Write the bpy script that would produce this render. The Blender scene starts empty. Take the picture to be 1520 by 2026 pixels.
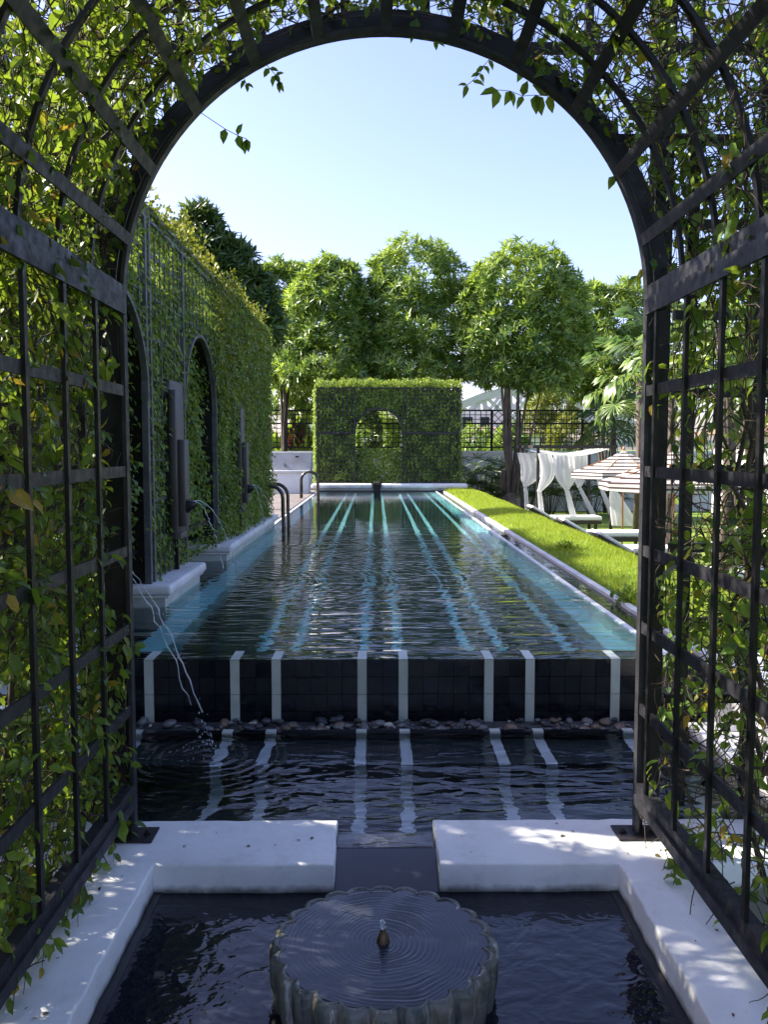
import bpy, bmesh, math, random
import numpy as np
from mathutils import Vector, Matrix, noise
random.seed(7); rng = np.random.default_rng(7)
S = bpy.context.scene
COL = S.collection
# ---------------------------------------------------------------- camera
FP = 1700.0
CAM = np.array([-0.04, 0.0, 1.6])
_p = math.atan(125 / FP); _y = math.atan(16 / FP * math.cos(_p))
F_ = np.array([math.sin(_y) * math.cos(_p), math.cos(_y) * math.cos(_p), -math.sin(_p)])
R_ = np.array([math.cos(_y), -math.sin(_y), 0.0]); U_ = np.cross(R_, F_)
def ray(px, py): return F_ + R_ * (px - 760) / FP - U_ * (py - 1013) / FP
def G(px, py, z):                      # point of the plane z seen at a place of the photograph
    d = ray(px, py); return CAM + d * ((z - CAM[2]) / d[2])
def P(px, py, Y):                      # point at distance Y along the pool
    d = ray(px, py); return CAM + d * (Y / d[1])
def proj(p):
    d = np.asarray(p) - CAM; w = d @ F_
    return 760 + FP * (d @ R_) / w, 1013 - FP * (d @ U_) / w, w
cd = bpy.data.cameras.new('camera'); cam = bpy.data.objects.new('camera', cd); COL.objects.link(cam)
cd.sensor_fit = 'VERTICAL'; cd.sensor_height = 24.0; cd.lens = 24.0 * FP / 2026
cd.clip_start = 0.02; cd.clip_end = 3000
m = Matrix([[R_[0], U_[0], -F_[0], CAM[0]], [R_[1], U_[1], -F_[1], CAM[1]], [R_[2], U_[2], -F_[2], CAM[2]], [0, 0, 0, 1]])
cam.matrix_world = m
S.camera = cam
# ---------------------------------------------------------------- sky, sun, exposure
SUN_EL = math.radians(38.0)
az = np.array([-0.96, 0.24]); az /= np.linalg.norm(az)
sund = Vector((az[0] * math.cos(SUN_EL), az[1] * math.cos(SUN_EL), math.sin(SUN_EL)))
W = bpy.data.worlds.new('World'); S.world = W; W.use_nodes = True
wn = W.node_tree.nodes; sk = wn.new('ShaderNodeTexSky'); sk.sky_type = 'NISHITA'; sk.sun_disc = False
sk.sun_elevation = SUN_EL; sk.sun_rotation = math.atan2(az[0], az[1]); sk.dust_density = 1.6; sk.ozone_density = 3.0; sk.air_density = 1.0
tn = wn.new('ShaderNodeMix'); tn.data_type = 'RGBA'; tn.blend_type = 'MULTIPLY'; tn.inputs[0].default_value = 1.0; tn.inputs[7].default_value = (1.12, 0.95, 1.10, 1)
W.node_tree.links.new(sk.outputs[0], tn.inputs[6]); W.node_tree.links.new(tn.outputs[2], wn['Background'].inputs[0]); wn['Background'].inputs[1].default_value = 0.105
sl = bpy.data.lights.new('sun', 'SUN'); sun = bpy.data.objects.new('sun', sl); COL.objects.link(sun)
sl.energy = 4.4; sl.angle = math.radians(0.6); sl.color = (1.0, 0.93, 0.80)
sun.rotation_euler = sund.to_track_quat('Z', 'Y').to_euler(); sun.location = (-8, 8, 12)
S.view_settings.view_transform = 'Standard'; S.view_settings.look = 'None'; S.view_settings.gamma = 1
S.view_settings.exposure = 1.78; S.view_settings.use_curve_mapping = False
S.render.engine = 'CYCLES'
cy = S.cycles
cy.use_denoising = True; cy.max_bounces = 9; cy.diffuse_bounces = 4; cy.glossy_bounces = 4; cy.transmission_bounces = 8
cy.transparent_max_bounces = 12; cy.caustics_refractive = True; cy.caustics_reflective = False; cy.sample_clamp_indirect = 6.0
# ---------------------------------------------------------------- materials
MATS = {}
def nt(name):
    m = bpy.data.materials.new(name); m.use_nodes = True; MATS[name] = m
    n = m.node_tree.nodes; l = m.node_tree.links
    return m, n, l, n['Principled BSDF']
def posnode(n, l, scale=(1, 1, 1)):
    g = n.new('ShaderNodeNewGeometry'); mp = n.new('ShaderNodeMapping'); mp.inputs['Scale'].default_value = scale
    l.new(g.outputs['Position'], mp.inputs['Vector']); return mp.outputs[0]
def noise_(n, l, vec, scale, detail=4, rough=0.55):
    t = n.new('ShaderNodeTexNoise'); t.inputs['Scale'].default_value = scale; t.inputs['Detail'].default_value = detail
    t.inputs['Roughness'].default_value = rough; l.new(vec, t.inputs['Vector']); return t.outputs['Fac']
def ramp(n, l, fac, stops):
    r = n.new('ShaderNodeValToRGB'); e = r.color_ramp.elements
    while len(e) < len(stops): e.new(0.5)
    for k, (p, c) in enumerate(stops):
        e[k].position = p; e[k].color = (*c, 1)
    l.new(fac, r.inputs[0]); return r.outputs[0]
def simple(name, c1, c2=None, rough=0.6, scale=3, bump=0.0, bscale=40, spec=0.5, metal=0, vscale=(1, 1, 1), detail=4, stops=(0.35, 0.65)):
    m, n, l, b = nt(name)
    v = posnode(n, l, vscale)
    if c2 is not None:
        f = noise_(n, l, v, scale, detail)
        l.new(ramp(n, l, f, [(stops[0], c1), (stops[1], c2)]), b.inputs['Base Color'])
    else: b.inputs['Base Color'].default_value = (*c1, 1)
    b.inputs['Roughness'].default_value = rough; b.inputs['Specular IOR Level'].default_value = spec; b.inputs['Metallic'].default_value = metal
    if bump:
        bn = n.new('ShaderNodeBump'); bn.inputs['Strength'].default_value = 1; bn.inputs['Distance'].default_value = bump
        l.new(noise_(n, l, v, bscale, 3), bn.inputs['Height']); l.new(bn.outputs[0], b.inputs['Normal'])
    return m
def white_plaster():
    m, n, l, b = nt('white_plaster'); v = posnode(n, l)
    a = ramp(n, l, noise_(n, l, v, 2.2, 6, 0.65), [(0.35, (0.74, 0.74, 0.71)), (0.6, (0.84, 0.84, 0.80))])
    s = ramp(n, l, noise_(n, l, v, 38, 3, 0.7), [(0.24, (0.35, 0.34, 0.30)), (0.34, (1, 1, 1))])
    mx = n.new('ShaderNodeMix'); mx.data_type = 'RGBA'; mx.blend_type = 'MULTIPLY'; mx.inputs[0].default_value = 0.55
    l.new(a, mx.inputs[6]); l.new(s, mx.inputs[7])
    # grime line near the water (z below -0.07)
    g = n.new('ShaderNodeNewGeometry'); sp = n.new('ShaderNodeSeparateXYZ'); l.new(g.outputs['Position'], sp.inputs[0])
    ad = n.new('ShaderNodeMath'); ad.operation = 'MULTIPLY_ADD'; ad.inputs[1].default_value = 0.05; l.new(noise_(n, l, v, 14, 4), ad.inputs[0]); l.new(sp.outputs[2], ad.inputs[2])
    mr = n.new('ShaderNodeMapRange'); mr.inputs[1].default_value = -0.085; mr.inputs[2].default_value = -0.055; mr.inputs[3].default_value = 0.0; mr.inputs[4].default_value = 1.0
    l.new(ad.outputs[0], mr.inputs[0])
    mx2 = n.new('ShaderNodeMix'); mx2.data_type = 'RGBA'; l.new(mr.outputs[0], mx2.inputs[0]); mx2.inputs[6].default_value = (0.16, 0.16, 0.13, 1); l.new(mx.outputs[2], mx2.inputs[7])
    st = ramp(n, l, noise_(n, l, v, 4.5, 8, 0.72), [(0.36, (0.72, 0.72, 0.69)), (0.47, (1, 1, 1))])
    mx3 = n.new('ShaderNodeMix'); mx3.data_type = 'RGBA'; mx3.blend_type = 'MULTIPLY'; mx3.inputs[0].default_value = 0.4; l.new(mx2.outputs[2], mx3.inputs[6]); l.new(st, mx3.inputs[7])
    l.new(mx3.outputs[2], b.inputs['Base Color']); b.inputs['Roughness'].default_value = 0.62
    bn = n.new('ShaderNodeBump'); bn.inputs['Distance'].default_value = 0.006; bn.inputs['Strength'].default_value = 0.6
    l.new(noise_(n, l, v, 16, 6, 0.6), bn.inputs['Height']); l.new(bn.outputs[0], b.inputs['Normal'])
    return m
M_white = white_plaster()
M_stone = simple('white_stone', (0.58, 0.58, 0.56), (0.74, 0.74, 0.72), 0.5, 2.5, 0.002, 30)
M_paletile = simple('pale_tile', (0.44, 0.50, 0.44), (0.58, 0.62, 0.56), 0.35, 5, 0.001, 25)
M_uwtile = simple('pale_pool_tile', (0.52, 0.88, 0.88), (0.62, 0.93, 0.93), 0.4, 5)
M_black = simple('black_tile', (0.004, 0.005, 0.008), (0.012, 0.013, 0.017), 0.13, 9, 0.0012, 18, spec=0.5)
_n = M_black.node_tree.nodes; _l = M_black.node_tree.links; _oi = _n.new('ShaderNodeObjectInfo'); _r = _n.new('ShaderNodeMapRange'); _r.inputs[3].default_value = 0.06; _r.inputs[4].default_value = 0.30
_l.new(_oi.outputs['Random'], _r.inputs[0]); _l.new(_r.outputs[0], _n['Principled BSDF'].inputs['Roughness'])
M_grout = simple('dark_grout', (0.05, 0.05, 0.052), (0.085, 0.085, 0.08), 0.8, 8)
def pool_floor_mat():
    m, n, l, b = nt('black_pool_floor'); v = posnode(n, l)
    bt = n.new('ShaderNodeTexBrick'); bt.offset = 0; bt.inputs['Scale'].default_value = 1; bt.inputs['Mortar Size'].default_value = 0.004
    bt.inputs['Brick Width'].default_value = 0.1; bt.inputs['Row Height'].default_value = 0.1
    bt.inputs['Color1'].default_value = (0.006, 0.018, 0.017, 1); bt.inputs['Color2'].default_value = (0.010, 0.026, 0.024, 1); bt.inputs['Mortar'].default_value = (0.03, 0.04, 0.045, 1)
    l.new(v, bt.inputs['Vector']); l.new(bt.outputs[0], b.inputs['Base Color']); b.inputs['Roughness'].default_value = 0.4
    return m
M_floor = pool_floor_mat()
def metal_mat(name, c1, c2, rough=0.42):
    m, n, l, b = nt(name); v = posnode(n, l)
    l.new(ramp(n, l, noise_(n, l, v, 9, 5, 0.7), [(0.38, c1), (0.66, c2)]), b.inputs['Base Color'])
    l.new(ramp(n, l, noise_(n, l, v, 23, 3), [(0.3, (rough - .12,) * 3), (0.7, (rough + .2,) * 3)]), b.inputs['Roughness'])
    b.inputs['Specular IOR Level'].default_value = 0.3
    bn = n.new('ShaderNodeBump'); bn.inputs['Distance'].default_value = 0.0012; l.new(noise_(n, l, v, 60, 3), bn.inputs['Height']); l.new(bn.outputs[0], b.inputs['Normal'])
    return m
M_iron = metal_mat('dark_painted_iron', (0.006, 0.0055, 0.006), (0.014, 0.012, 0.013))
M_irong = metal_mat('grey_painted_iron', (0.016, 0.016, 0.020), (0.036, 0.035, 0.040), 0.5)
M_trel = metal_mat('weathered_grey_iron', (0.07, 0.075, 0.08), (0.13, 0.13, 0.135), 0.5)
M_rust = metal_mat('base_plate_iron', (0.012, 0.010, 0.010), (0.038, 0.028, 0.024), 0.5)
M_board = simple('brown_board', (0.060, 0.052, 0.048), (0.085, 0.075, 0.068), 0.55, 3, 0.0006, 60, vscale=(4, 4, 1))
M_rail = simple('bronze_rail', (0.05, 0.045, 0.04), (0.09, 0.08, 0.065), 0.3, 6, metal=0.7)
M_wood = simple('orange_wood', (0.30, 0.12, 0.035), (0.42, 0.19, 0.06), 0.45, 6, vscale=(8, 8, 1))
M_bark = simple('bark', (0.045, 0.035, 0.026), (0.13, 0.10, 0.075), 0.85, 6, 0.02, 14, vscale=(1, 1, .35))
M_twig = simple('vine_twig', (0.022, 0.016, 0.010), (0.07, 0.048, 0.028), 0.8, 14)
M_deck = simple('deck_paving', (0.13, 0.11, 0.10), (0.20, 0.17, 0.15), 0.7, 4, 0.002, 30)
M_soil = simple('soil', (0.025, 0.02, 0.013), (0.05, 0.04, 0.028), 0.95, 5, 0.02, 20)
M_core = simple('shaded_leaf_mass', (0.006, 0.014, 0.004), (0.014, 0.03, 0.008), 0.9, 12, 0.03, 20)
M_cush = simple('white_cushion', (0.76, 0.76, 0.75), (0.82, 0.82, 0.81), 0.85, 8, 0.002, 25)
M_wicker = simple('dark_wicker', (0.012, 0.010, 0.010), (0.035, 0.028, 0.025), 0.6, 60, 0.004, 90)
M_steel = simple('hazed_bridge_grey', (0.40, 0.39, 0.41), (0.46, 0.45, 0.47), 0.6, 0.2)  # grey steel with the distance haze painted in as a paler tone
M_house = simple('cream_render', (0.62, 0.61, 0.58), (0.72, 0.71, 0.69), 0.8, 0.4)
M_roof = simple('brown_roof_tile', (0.20, 0.13, 0.10), (0.30, 0.20, 0.16), 0.8, 3, 0.03, 8)
M_glassdark = simple('dark_window_glass', (0.03, 0.04, 0.05), None, 0.08)
M_grey = simple('grey_hood', (0.19, 0.20, 0.215), (0.25, 0.26, 0.275), 0.45, 4)
M_screw = simple('screw_steel', (0.20, 0.2, 0.2), None, 0.3, metal=0.8)
def sheer():
    m = bpy.data.materials.new('sheer_white_cloth'); m.use_nodes = True; n = m.node_tree.nodes; l = m.node_tree.links; n.clear()
    o = n.new('ShaderNodeOutputMaterial'); d = n.new('ShaderNodeBsdfDiffuse'); d.inputs[0].default_value = (0.76, 0.76, 0.77, 1)
    t = n.new('ShaderNodeBsdfTranslucent'); t.inputs[0].default_value = (0.76, 0.76, 0.77, 1); tr = n.new('ShaderNodeBsdfTransparent')
    a = n.new('ShaderNodeMixShader'); a.inputs[0].default_value = 0.5; b = n.new('ShaderNodeMixShader'); b.inputs[0].default_value = 0.30
    l.new(d.outputs[0], a.inputs[1]); l.new(t.outputs[0], a.inputs[2]); l.new(a.outputs[0], b.inputs[1]); l.new(tr.outputs[0], b.inputs[2]); l.new(b.outputs[0], o.inputs[0])
    return m
M_sheer = sheer()
def leaf_mat(name, stops, trans=(0.10, 0.16, 0.012), tf=0.35, rough=0.42, island=True, spec=0.4, clump=3.0):
    m, n, l, b = nt(name)
    if island:
        g = n.new('ShaderNodeNewGeometry'); f = g.outputs['Random Per Island']
    else:
        g = n.new('ShaderNodeObjectInfo'); f = g.outputs['Random']
    v = posnode(n, l); nz = noise_(n, l, v, clump, 3)
    a = n.new('ShaderNodeMath'); a.operation = 'MULTIPLY_ADD'; l.new(nz, a.inputs[0]); a.inputs[1].default_value = 0.9; a.inputs[2].default_value = -0.45
    s = n.new('ShaderNodeMath'); s.operation = 'ADD'; s.use_clamp = True; l.new(a.outputs[0], s.inputs[0]); l.new(f, s.inputs[1])
    c = ramp(n, l, s.outputs[0], stops)
    l.new(c, b.inputs['Base Color']); b.inputs['Roughness'].default_value = rough; b.inputs['Specular IOR Level'].default_value = spec
    t = n.new('ShaderNodeBsdfTranslucent')
    mx = n.new('ShaderNodeMix'); mx.data_type = 'RGBA'; mx.inputs[0].default_value = 0.55; l.new(c, mx.inputs[6]); mx.inputs[7].default_value = (*trans, 1); l.new(mx.outputs[2], t.inputs[0])
    ms = n.new('ShaderNodeMixShader'); ms.inputs[0].default_value = tf; l.new(b.outputs[0], ms.inputs[1]); l.new(t.outputs[0], ms.inputs[2])
    l.new(ms.outputs[0], n['Material Output'].inputs[0])
    return m
VS = [(0.0, (0.030, 0.070, 0.012)), (0.45, (0.078, 0.160, 0.018)), (0.85, (0.15, 0.24, 0.026)), (0.96, (0.16, 0.20, 0.025)), (0.99, (0.34, 0.21, 0.02))]
VT = (0.38, 0.50, 0.035)
M_vine = leaf_mat('vine_leaf_mass', VS, VT, 0.42)
M_vleaf = leaf_mat('vine_leaf', VS, VT, 0.42, island=False)
M_ivy = leaf_mat('ivy_leaf', [(0.0, (0.050, 0.105, 0.020)), (0.5, (0.12, 0.22, 0.034)), (0.95, (0.26, 0.33, 0.05))], (0.42, 0.52, 0.05), 0.38, clump=1.3)
M_ivyf = leaf_mat('bright_ivy_leaf', [(0.0, (0.06, 0.12, 0.022)), (0.5, (0.17, 0.28, 0.05)), (0.95, (0.34, 0.42, 0.08))], (0.42, 0.52, 0.05), 0.38, clump=1.3)
M_ivyy = leaf_mat('yellow_green_leaf', [(0.0, (0.05, 0.09, 0.012)), (0.5, (0.10, 0.15, 0.018)), (0.95, (0.22, 0.20, 0.02))], (0.35, 0.36, 0.03), 0.4, clump=1.3)  # yellower leaf tone; on the ivy wall it paints sunlight, elsewhere plain leaf colour
M_tree = leaf_mat('tree_leaf', [(0.0, (0.022, 0.070, 0.016)), (0.5, (0.10, 0.20, 0.034)), (0.95, (0.30, 0.38, 0.11))], (0.50, 0.66, 0.05), 0.42, 0.30, spec=0.6, clump=0.9)
M_treed = leaf_mat('dark_tree_leaf', [(0.0, (0.018, 0.045, 0.016)), (0.5, (0.042, 0.095, 0.026)), (0.95, (0.12, 0.18, 0.05))], (0.20, 0.30, 0.03), 0.25, 0.35, clump=0.9)
M_palm = leaf_mat('palm_leaf', [(0.0, (0.05, 0.10, 0.025)), (0.5, (0.09, 0.17, 0.035)), (0.95, (0.17, 0.23, 0.06))], (0.40, 0.52, 0.07), 0.33, 0.35, clump=1.5)
M_ylw = leaf_mat('yellow_leaf', [(0.0, (0.30, 0.20, 0.02)), (0.5, (0.38, 0.26, 0.03)), (0.95, (0.45, 0.30, 0.04))], (0.5, 0.35, 0.04), 0.35)
M_lime = leaf_mat('lime_leaf', [(0.0, (0.09, 0.16, 0.02)), (0.5, (0.15, 0.24, 0.03)), (0.95, (0.24, 0.32, 0.04))], (0.4, 0.55, 0.05), 0.4)
M_grass = leaf_mat('grass_blade', [(0.0, (0.13, 0.22, 0.014)), (0.5, (0.24, 0.33, 0.018)), (0.95, (0.42, 0.45, 0.06))], (0.45, 0.55, 0.03), 0.45, 0.5, clump=1.1)
M_turf = simple('turf', (0.10, 0.18, 0.016), (0.20, 0.28, 0.024), 0.9, 9, 0.02, 50)

def water_mat(name, deep, waves, rings=(), rough=0.0, dist=0.004, refr=False, calm=None, clear=0.0, ior=None):
    """waves: (scale_x, scale_y, weight) noise layers, crests long in x; rings: (x, y, wavelength, reach, weight)"""
    m = bpy.data.materials.new(name); m.use_nodes = True; n = m.node_tree.nodes; l = m.node_tree.links; n.clear()
    o = n.new('ShaderNodeOutputMaterial')
    tot = None
    def add(a, b):
        if a is None: return b
        s = n.new('ShaderNodeMath'); s.operation = 'ADD'; l.new(a, s.inputs[0]); l.new(b, s.inputs[1]); return s.outputs[0]
    def mul(a, b):
        s = n.new('ShaderNodeMath'); s.operation = 'MULTIPLY'
        for k, x in ((0, a), (1, b)):
            if isinstance(x, (int, float)): s.inputs[k].default_value = x
            else: l.new(x, s.inputs[k])
        return s.outputs[0]
    for sx, sy, w in waves:
        v = posnode(n, l, (sx, sy, 1)); t = n.new('ShaderNodeTexNoise'); t.inputs['Scale'].default_value = 1.0; t.inputs['Detail'].default_value = 2.0
        t.inputs['Distortion'].default_value = 0.6; l.new(v, t.inputs['Vector']); tot = add(tot, mul(t.outputs['Fac'], w))
    if calm:                                    # ripples die out away from the falling jets
        g = n.new('ShaderNodeNewGeometry'); sp = n.new('ShaderNodeSeparateXYZ'); l.new(g.outputs['Position'], sp.inputs[0])
        mr = n.new('ShaderNodeMapRange'); mr.inputs[1].default_value = calm[0]; mr.inputs[2].default_value = calm[1]; mr.inputs[3].default_value = 1.0; mr.inputs[4].default_value = calm[2]
        l.new(sp.outputs[1], mr.inputs[0]); tot = mul(tot, mr.outputs[0])
    for (x, y, wl, reach, w) in rings:
        g = n.new('ShaderNodeNewGeometry'); vs = n.new('ShaderNodeVectorMath'); vs.operation = 'SUBTRACT'; vs.inputs[1].default_value = (x, y, 0)
        l.new(g.outputs['Position'], vs.inputs[0]); mm = n.new('ShaderNodeVectorMath'); mm.operation = 'MULTIPLY'; mm.inputs[1].default_value = (1, 1, 0); l.new(vs.outputs[0], mm.inputs[0])
        ln = n.new('ShaderNodeVectorMath'); ln.operation = 'LENGTH'; l.new(mm.outputs[0], ln.inputs[0]); d = ln.outputs['Value']
        nz = noise_(n, l, posnode(n, l), 2.5, 2); d2 = add(d, mul(nz, wl * 1.6))
        si = n.new('ShaderNodeMath'); si.operation = 'SINE'; l.new(mul(d2, 2 * math.pi / wl), si.inputs[0])
        ex = n.new('ShaderNodeMath'); ex.operation = 'POWER'; ex.inputs[0].default_value = math.e; l.new(mul(d, -1.0 / reach), ex.inputs[1])
        tot = add(tot, mul(mul(si.outputs[0], ex.outputs[0]), w))
    bn = n.new('ShaderNodeBump'); bn.inputs['Strength'].default_value = 1.0; bn.inputs['Distance'].default_value = dist; l.new(tot, bn.inputs['Height'])
    fr = n.new('ShaderNodeFresnel'); fr.inputs[0].default_value = ior or (1.33 if refr else 1.45); l.new(bn.outputs[0], fr.inputs['Normal'])
    gl = n.new('ShaderNodeBsdfGlossy'); gl.inputs['Roughness'].default_value = rough; l.new(bn.outputs[0], gl.inputs['Normal'])
    if refr:
        rf = n.new('ShaderNodeBsdfRefraction'); rf.inputs['IOR'].default_value = 1.33; rf.inputs['Roughness'].default_value = 0.0; rf.inputs['Color'].default_value = (*deep, 1)
        l.new(bn.outputs[0], rf.inputs['Normal']); under = rf.outputs[0]
        tp = n.new('ShaderNodeBsdfTransparent'); tp.inputs[0].default_value = (*deep, 1); cm = n.new('ShaderNodeMixShader'); cm.inputs[0].default_value = clear; l.new(rf.outputs[0], cm.inputs[1]); l.new(tp.outputs[0], cm.inputs[2]); under = cm.outputs[0]
    else:
        df = n.new('ShaderNodeBsdfDiffuse'); df.inputs[0].default_value = (*deep, 1); under = df.outputs[0]
    mx = n.new('ShaderNodeMixShader'); l.new(fr.outputs[0], mx.inputs[0]); l.new(under, mx.inputs[1]); l.new(gl.outputs[0], mx.inputs[2]); l.new(mx.outputs[0], o.inputs[0])
    return m
M_wbasin = water_mat('basin_water', (0.010, 0.012, 0.020), [(7, 9, 1.0), (18, 24, 0.25)], [(-0.02, 2.6, 0.05, 0.25, 0.10)], dist=0.007)
M_wpool = water_mat('pool_water', (0.78, 1.0, 0.98), [(1.8, 6.5, 1.0), (4.5, 15, 0.32), (0.9, 2.4, 0.8)],
                    [(-1.45, 8.2, 0.12, 1.6, 0.16), (-1.3, 11.2, 0.13, 1.3, 0.14), (0.9, 9.0, 0.15, 1.2, 0.08)], dist=0.021, refr=True, calm=(7.5, 16.0, 0.10), clear=0.0)
M_wlower = water_mat('lower_pool_water', (1.0, 1.0, 1.0), [(2.2, 5.5, 1.0), (6, 14, 0.28)],
                     [(-0.95, 4.5, 0.07, 0.22, 0.25)], dist=0.024, refr=True)
M_wfilm = water_mat('water_film', (0.07, 0.075, 0.085), [(5, 5, 1.0)], dist=0.0006, rough=0.06)
M_wgut = water_mat('gutter_water', (0.015, 0.02, 0.022), [(6, 10, 1.0)], dist=0.004)
def jet_mat():
    m, n, l, b = nt('falling_water'); b.inputs['Base Color'].default_value = (0.85, 0.92, 1, 1); b.inputs['Roughness'].default_value = 0.12
    b.inputs['Transmission Weight'].default_value = 0.55; b.inputs['IOR'].default_value = 1.33; return m
M_jet = jet_mat()
def bowl_mat():
    m, n, l, b = nt('stained_stone_bowl')
    v = posnode(n, l, (1, 1, 0.12)); a = ramp(n, l, noise_(n, l, v, 22, 5, 0.7), [(0.34, (0.035, 0.042, 0.038)), (0.48, (0.14, 0.155, 0.14)), (0.57, (0.17, 0.145, 0.11)), (0.66, (0.50, 0.53, 0.53))])
    v2 = posnode(n, l); f2 = ramp(n, l, noise_(n, l, v2, 9, 5), [(0.35, (0.5, 0.55, 0.5)), (0.65, (1, 1, 1))])
    mx = n.new('ShaderNodeMix'); mx.data_type = 'RGBA'; mx.blend_type = 'MULTIPLY'; mx.inputs[0].default_value = 1; l.new(a, mx.inputs[6]); l.new(f2, mx.inputs[7])
    l.new(mx.outputs[2], b.inputs['Base Color']); b.inputs['Roughness'].default_value = 0.38
    bn = n.new('ShaderNodeBump'); bn.inputs['Distance'].default_value = 0.006; l.new(noise_(n, l, v2, 35, 5), bn.inputs['Height']); l.new(bn.outputs[0], b.inputs['Normal'])
    return m
M_bowl = bowl_mat()
def stripe_mat():
    m, n, l, b = nt('striped_canvas'); tc = n.new('ShaderNodeTexCoord'); sp = n.new('ShaderNodeSeparateXYZ'); l.new(tc.outputs['Object'], sp.inputs[0])
    md = n.new('ShaderNodeMath'); md.operation = 'FRACT'; mu = n.new('ShaderNodeMath'); mu.operation = 'MULTIPLY'; mu.inputs[1].default_value = 13.0; l.new(sp.outputs[2], mu.inputs[0]); l.new(mu.outputs[0], md.inputs[0])
    g = n.new('ShaderNodeMath'); g.operation = 'GREATER_THAN'; g.inputs[1].default_value = 0.60; l.new(md.outputs[0], g.inputs[0])
    mx = n.new('ShaderNodeMix'); mx.data_type = 'RGBA'; l.new(g.outputs[0], mx.inputs[0]); mx.inputs[6].default_value = (0.58, 0.57, 0.56, 1); mx.inputs[7].default_value = (0.06, 0.035, 0.03, 1)
    l.new(mx.outputs[2], b.inputs['Base Color']); b.inputs['Roughness'].default_value = 0.85
    t = n.new('ShaderNodeBsdfTranslucent'); l.new(mx.outputs[2], t.inputs[0]); ms = n.new('ShaderNodeMixShader'); ms.inputs[0].default_value = 0.35
    l.new(b.outputs[0], ms.inputs[1]); l.new(t.outputs[0], ms.inputs[2]); l.new(ms.outputs[0], n['Material Output'].inputs[0])
    return m
M_canvas = stripe_mat()
M_peb = [simple('pebble_%s' % k, c, tuple(x * 1.5 for x in c), 0.35, 20) for k, c in (('dark', (0.04, 0.042, 0.045)), ('grey', (0.13, 0.13, 0.125)), ('brown', (0.14, 0.10, 0.07)), ('pale', (0.45, 0.42, 0.35)))]

# ---------------------------------------------------------------- object helpers
def attach(o, parent):                    # children are placed in world coordinates
    if parent is not None:
        up = parent.matrix_basis.copy()
        if parent.parent: up = parent.parent.matrix_basis @ parent.matrix_parent_inverse @ up
        o.parent = parent; o.matrix_parent_inverse = up.inverted()
def link(o, parent=None): COL.objects.link(o); attach(o, parent); return o
def tag(o, label=None, cat=None, group=None, kind=None):
    if label: o['label'] = label
    if cat: o['category'] = cat
    if group: o['group'] = group
    if kind: o['kind'] = kind
    return o
def thing(name, label, cat, loc=(0, 0, 0), group=None):
    o = bpy.data.objects.new(name, None); COL.objects.link(o); o.location = loc; o.empty_display_size = 0.1
    return tag(o, label, cat, group)
def mesh(name, verts, faces, mat, smooth=False):
    me = bpy.data.meshes.new(name); me.from_pydata([tuple(v) for v in verts], [], [tuple(f) for f in faces]); me.materials.append(mat)
    if smooth: me.polygons.foreach_set('use_smooth', [True] * len(me.polygons))
    me.update(); return me
def npmesh(name, V, Fq, mat, smooth=False):
    """V (n,3); Fq (m,k) all faces with k corners"""
    me = bpy.data.meshes.new(name); n, k = len(Fq), Fq.shape[1]
    me.vertices.add(len(V)); me.vertices.foreach_set('co', np.asarray(V, np.float32).ravel())
    me.loops.add(n * k); me.loops.foreach_set('vertex_index', Fq.astype(np.int32).ravel())
    me.polygons.add(n); me.polygons.foreach_set('loop_start', np.arange(0, n * k, k, dtype=np.int32)); me.polygons.foreach_set('loop_total', np.full(n, k, np.int32))
    if smooth: me.polygons.foreach_set('use_smooth', np.ones(n, bool))
    me.materials.append(mat); me.update(calc_edges=True); return me
def obj(name, me, parent=None, **k):
    o = bpy.data.objects.new(name, me); link(o, parent)
    return tag(o, **k)
UC = {}
def unit(mat, bev=0.0):
    key = (mat.name, bev)
    if key not in UC:
        bm = bmesh.new(); bmesh.ops.create_cube(bm, size=1.0); me = bpy.data.meshes.new('block'); bm.to_mesh(me); bm.free(); me.materials.append(mat); UC[key] = me
    return UC[key]
def bx(name, c, s, mat, parent=None, rz=0, **k):
    """a plain block: centre, size; shares one mesh per material"""
    o = bpy.data.objects.new(name, unit(mat)); COL.objects.link(o); o.location = c; o.scale = s; o.rotation_euler = (0, 0, rz)
    attach(o, parent); return tag(o, **k)
def span(name, x0, x1, y0, y1, z0, z1, mat, parent=None, **k):
    return bx(name, ((x0 + x1) / 2, (y0 + y1) / 2, (z0 + z1) / 2), (abs(x1 - x0), abs(y1 - y0), abs(z1 - z0)), mat, parent, **k)
def beam(name, a, b, w, h, mat, parent=None, up=(0, 0, 1), **k):
    a = Vector(a); b = Vector(b); d = (b - a); L = d.length; d.normalize(); up = Vector(up)
    x = d.cross(up)
    if x.length < 1e-4: x = d.cross(Vector((1, 0, 0)))
    x.normalize(); z = x.cross(d)
    o = bpy.data.objects.new(name, unit(mat)); COL.objects.link(o)
    mt = Matrix((( x.x * w, d.x * L, z.x * h, (a.x + b.x) / 2), (x.y * w, d.y * L, z.y * h, (a.y + b.y) / 2), (x.z * w, d.z * L, z.z * h, (a.z + b.z) / 2), (0, 0, 0, 1)))
    o.matrix_basis = mt; attach(o, parent); return tag(o, **k)
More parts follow.
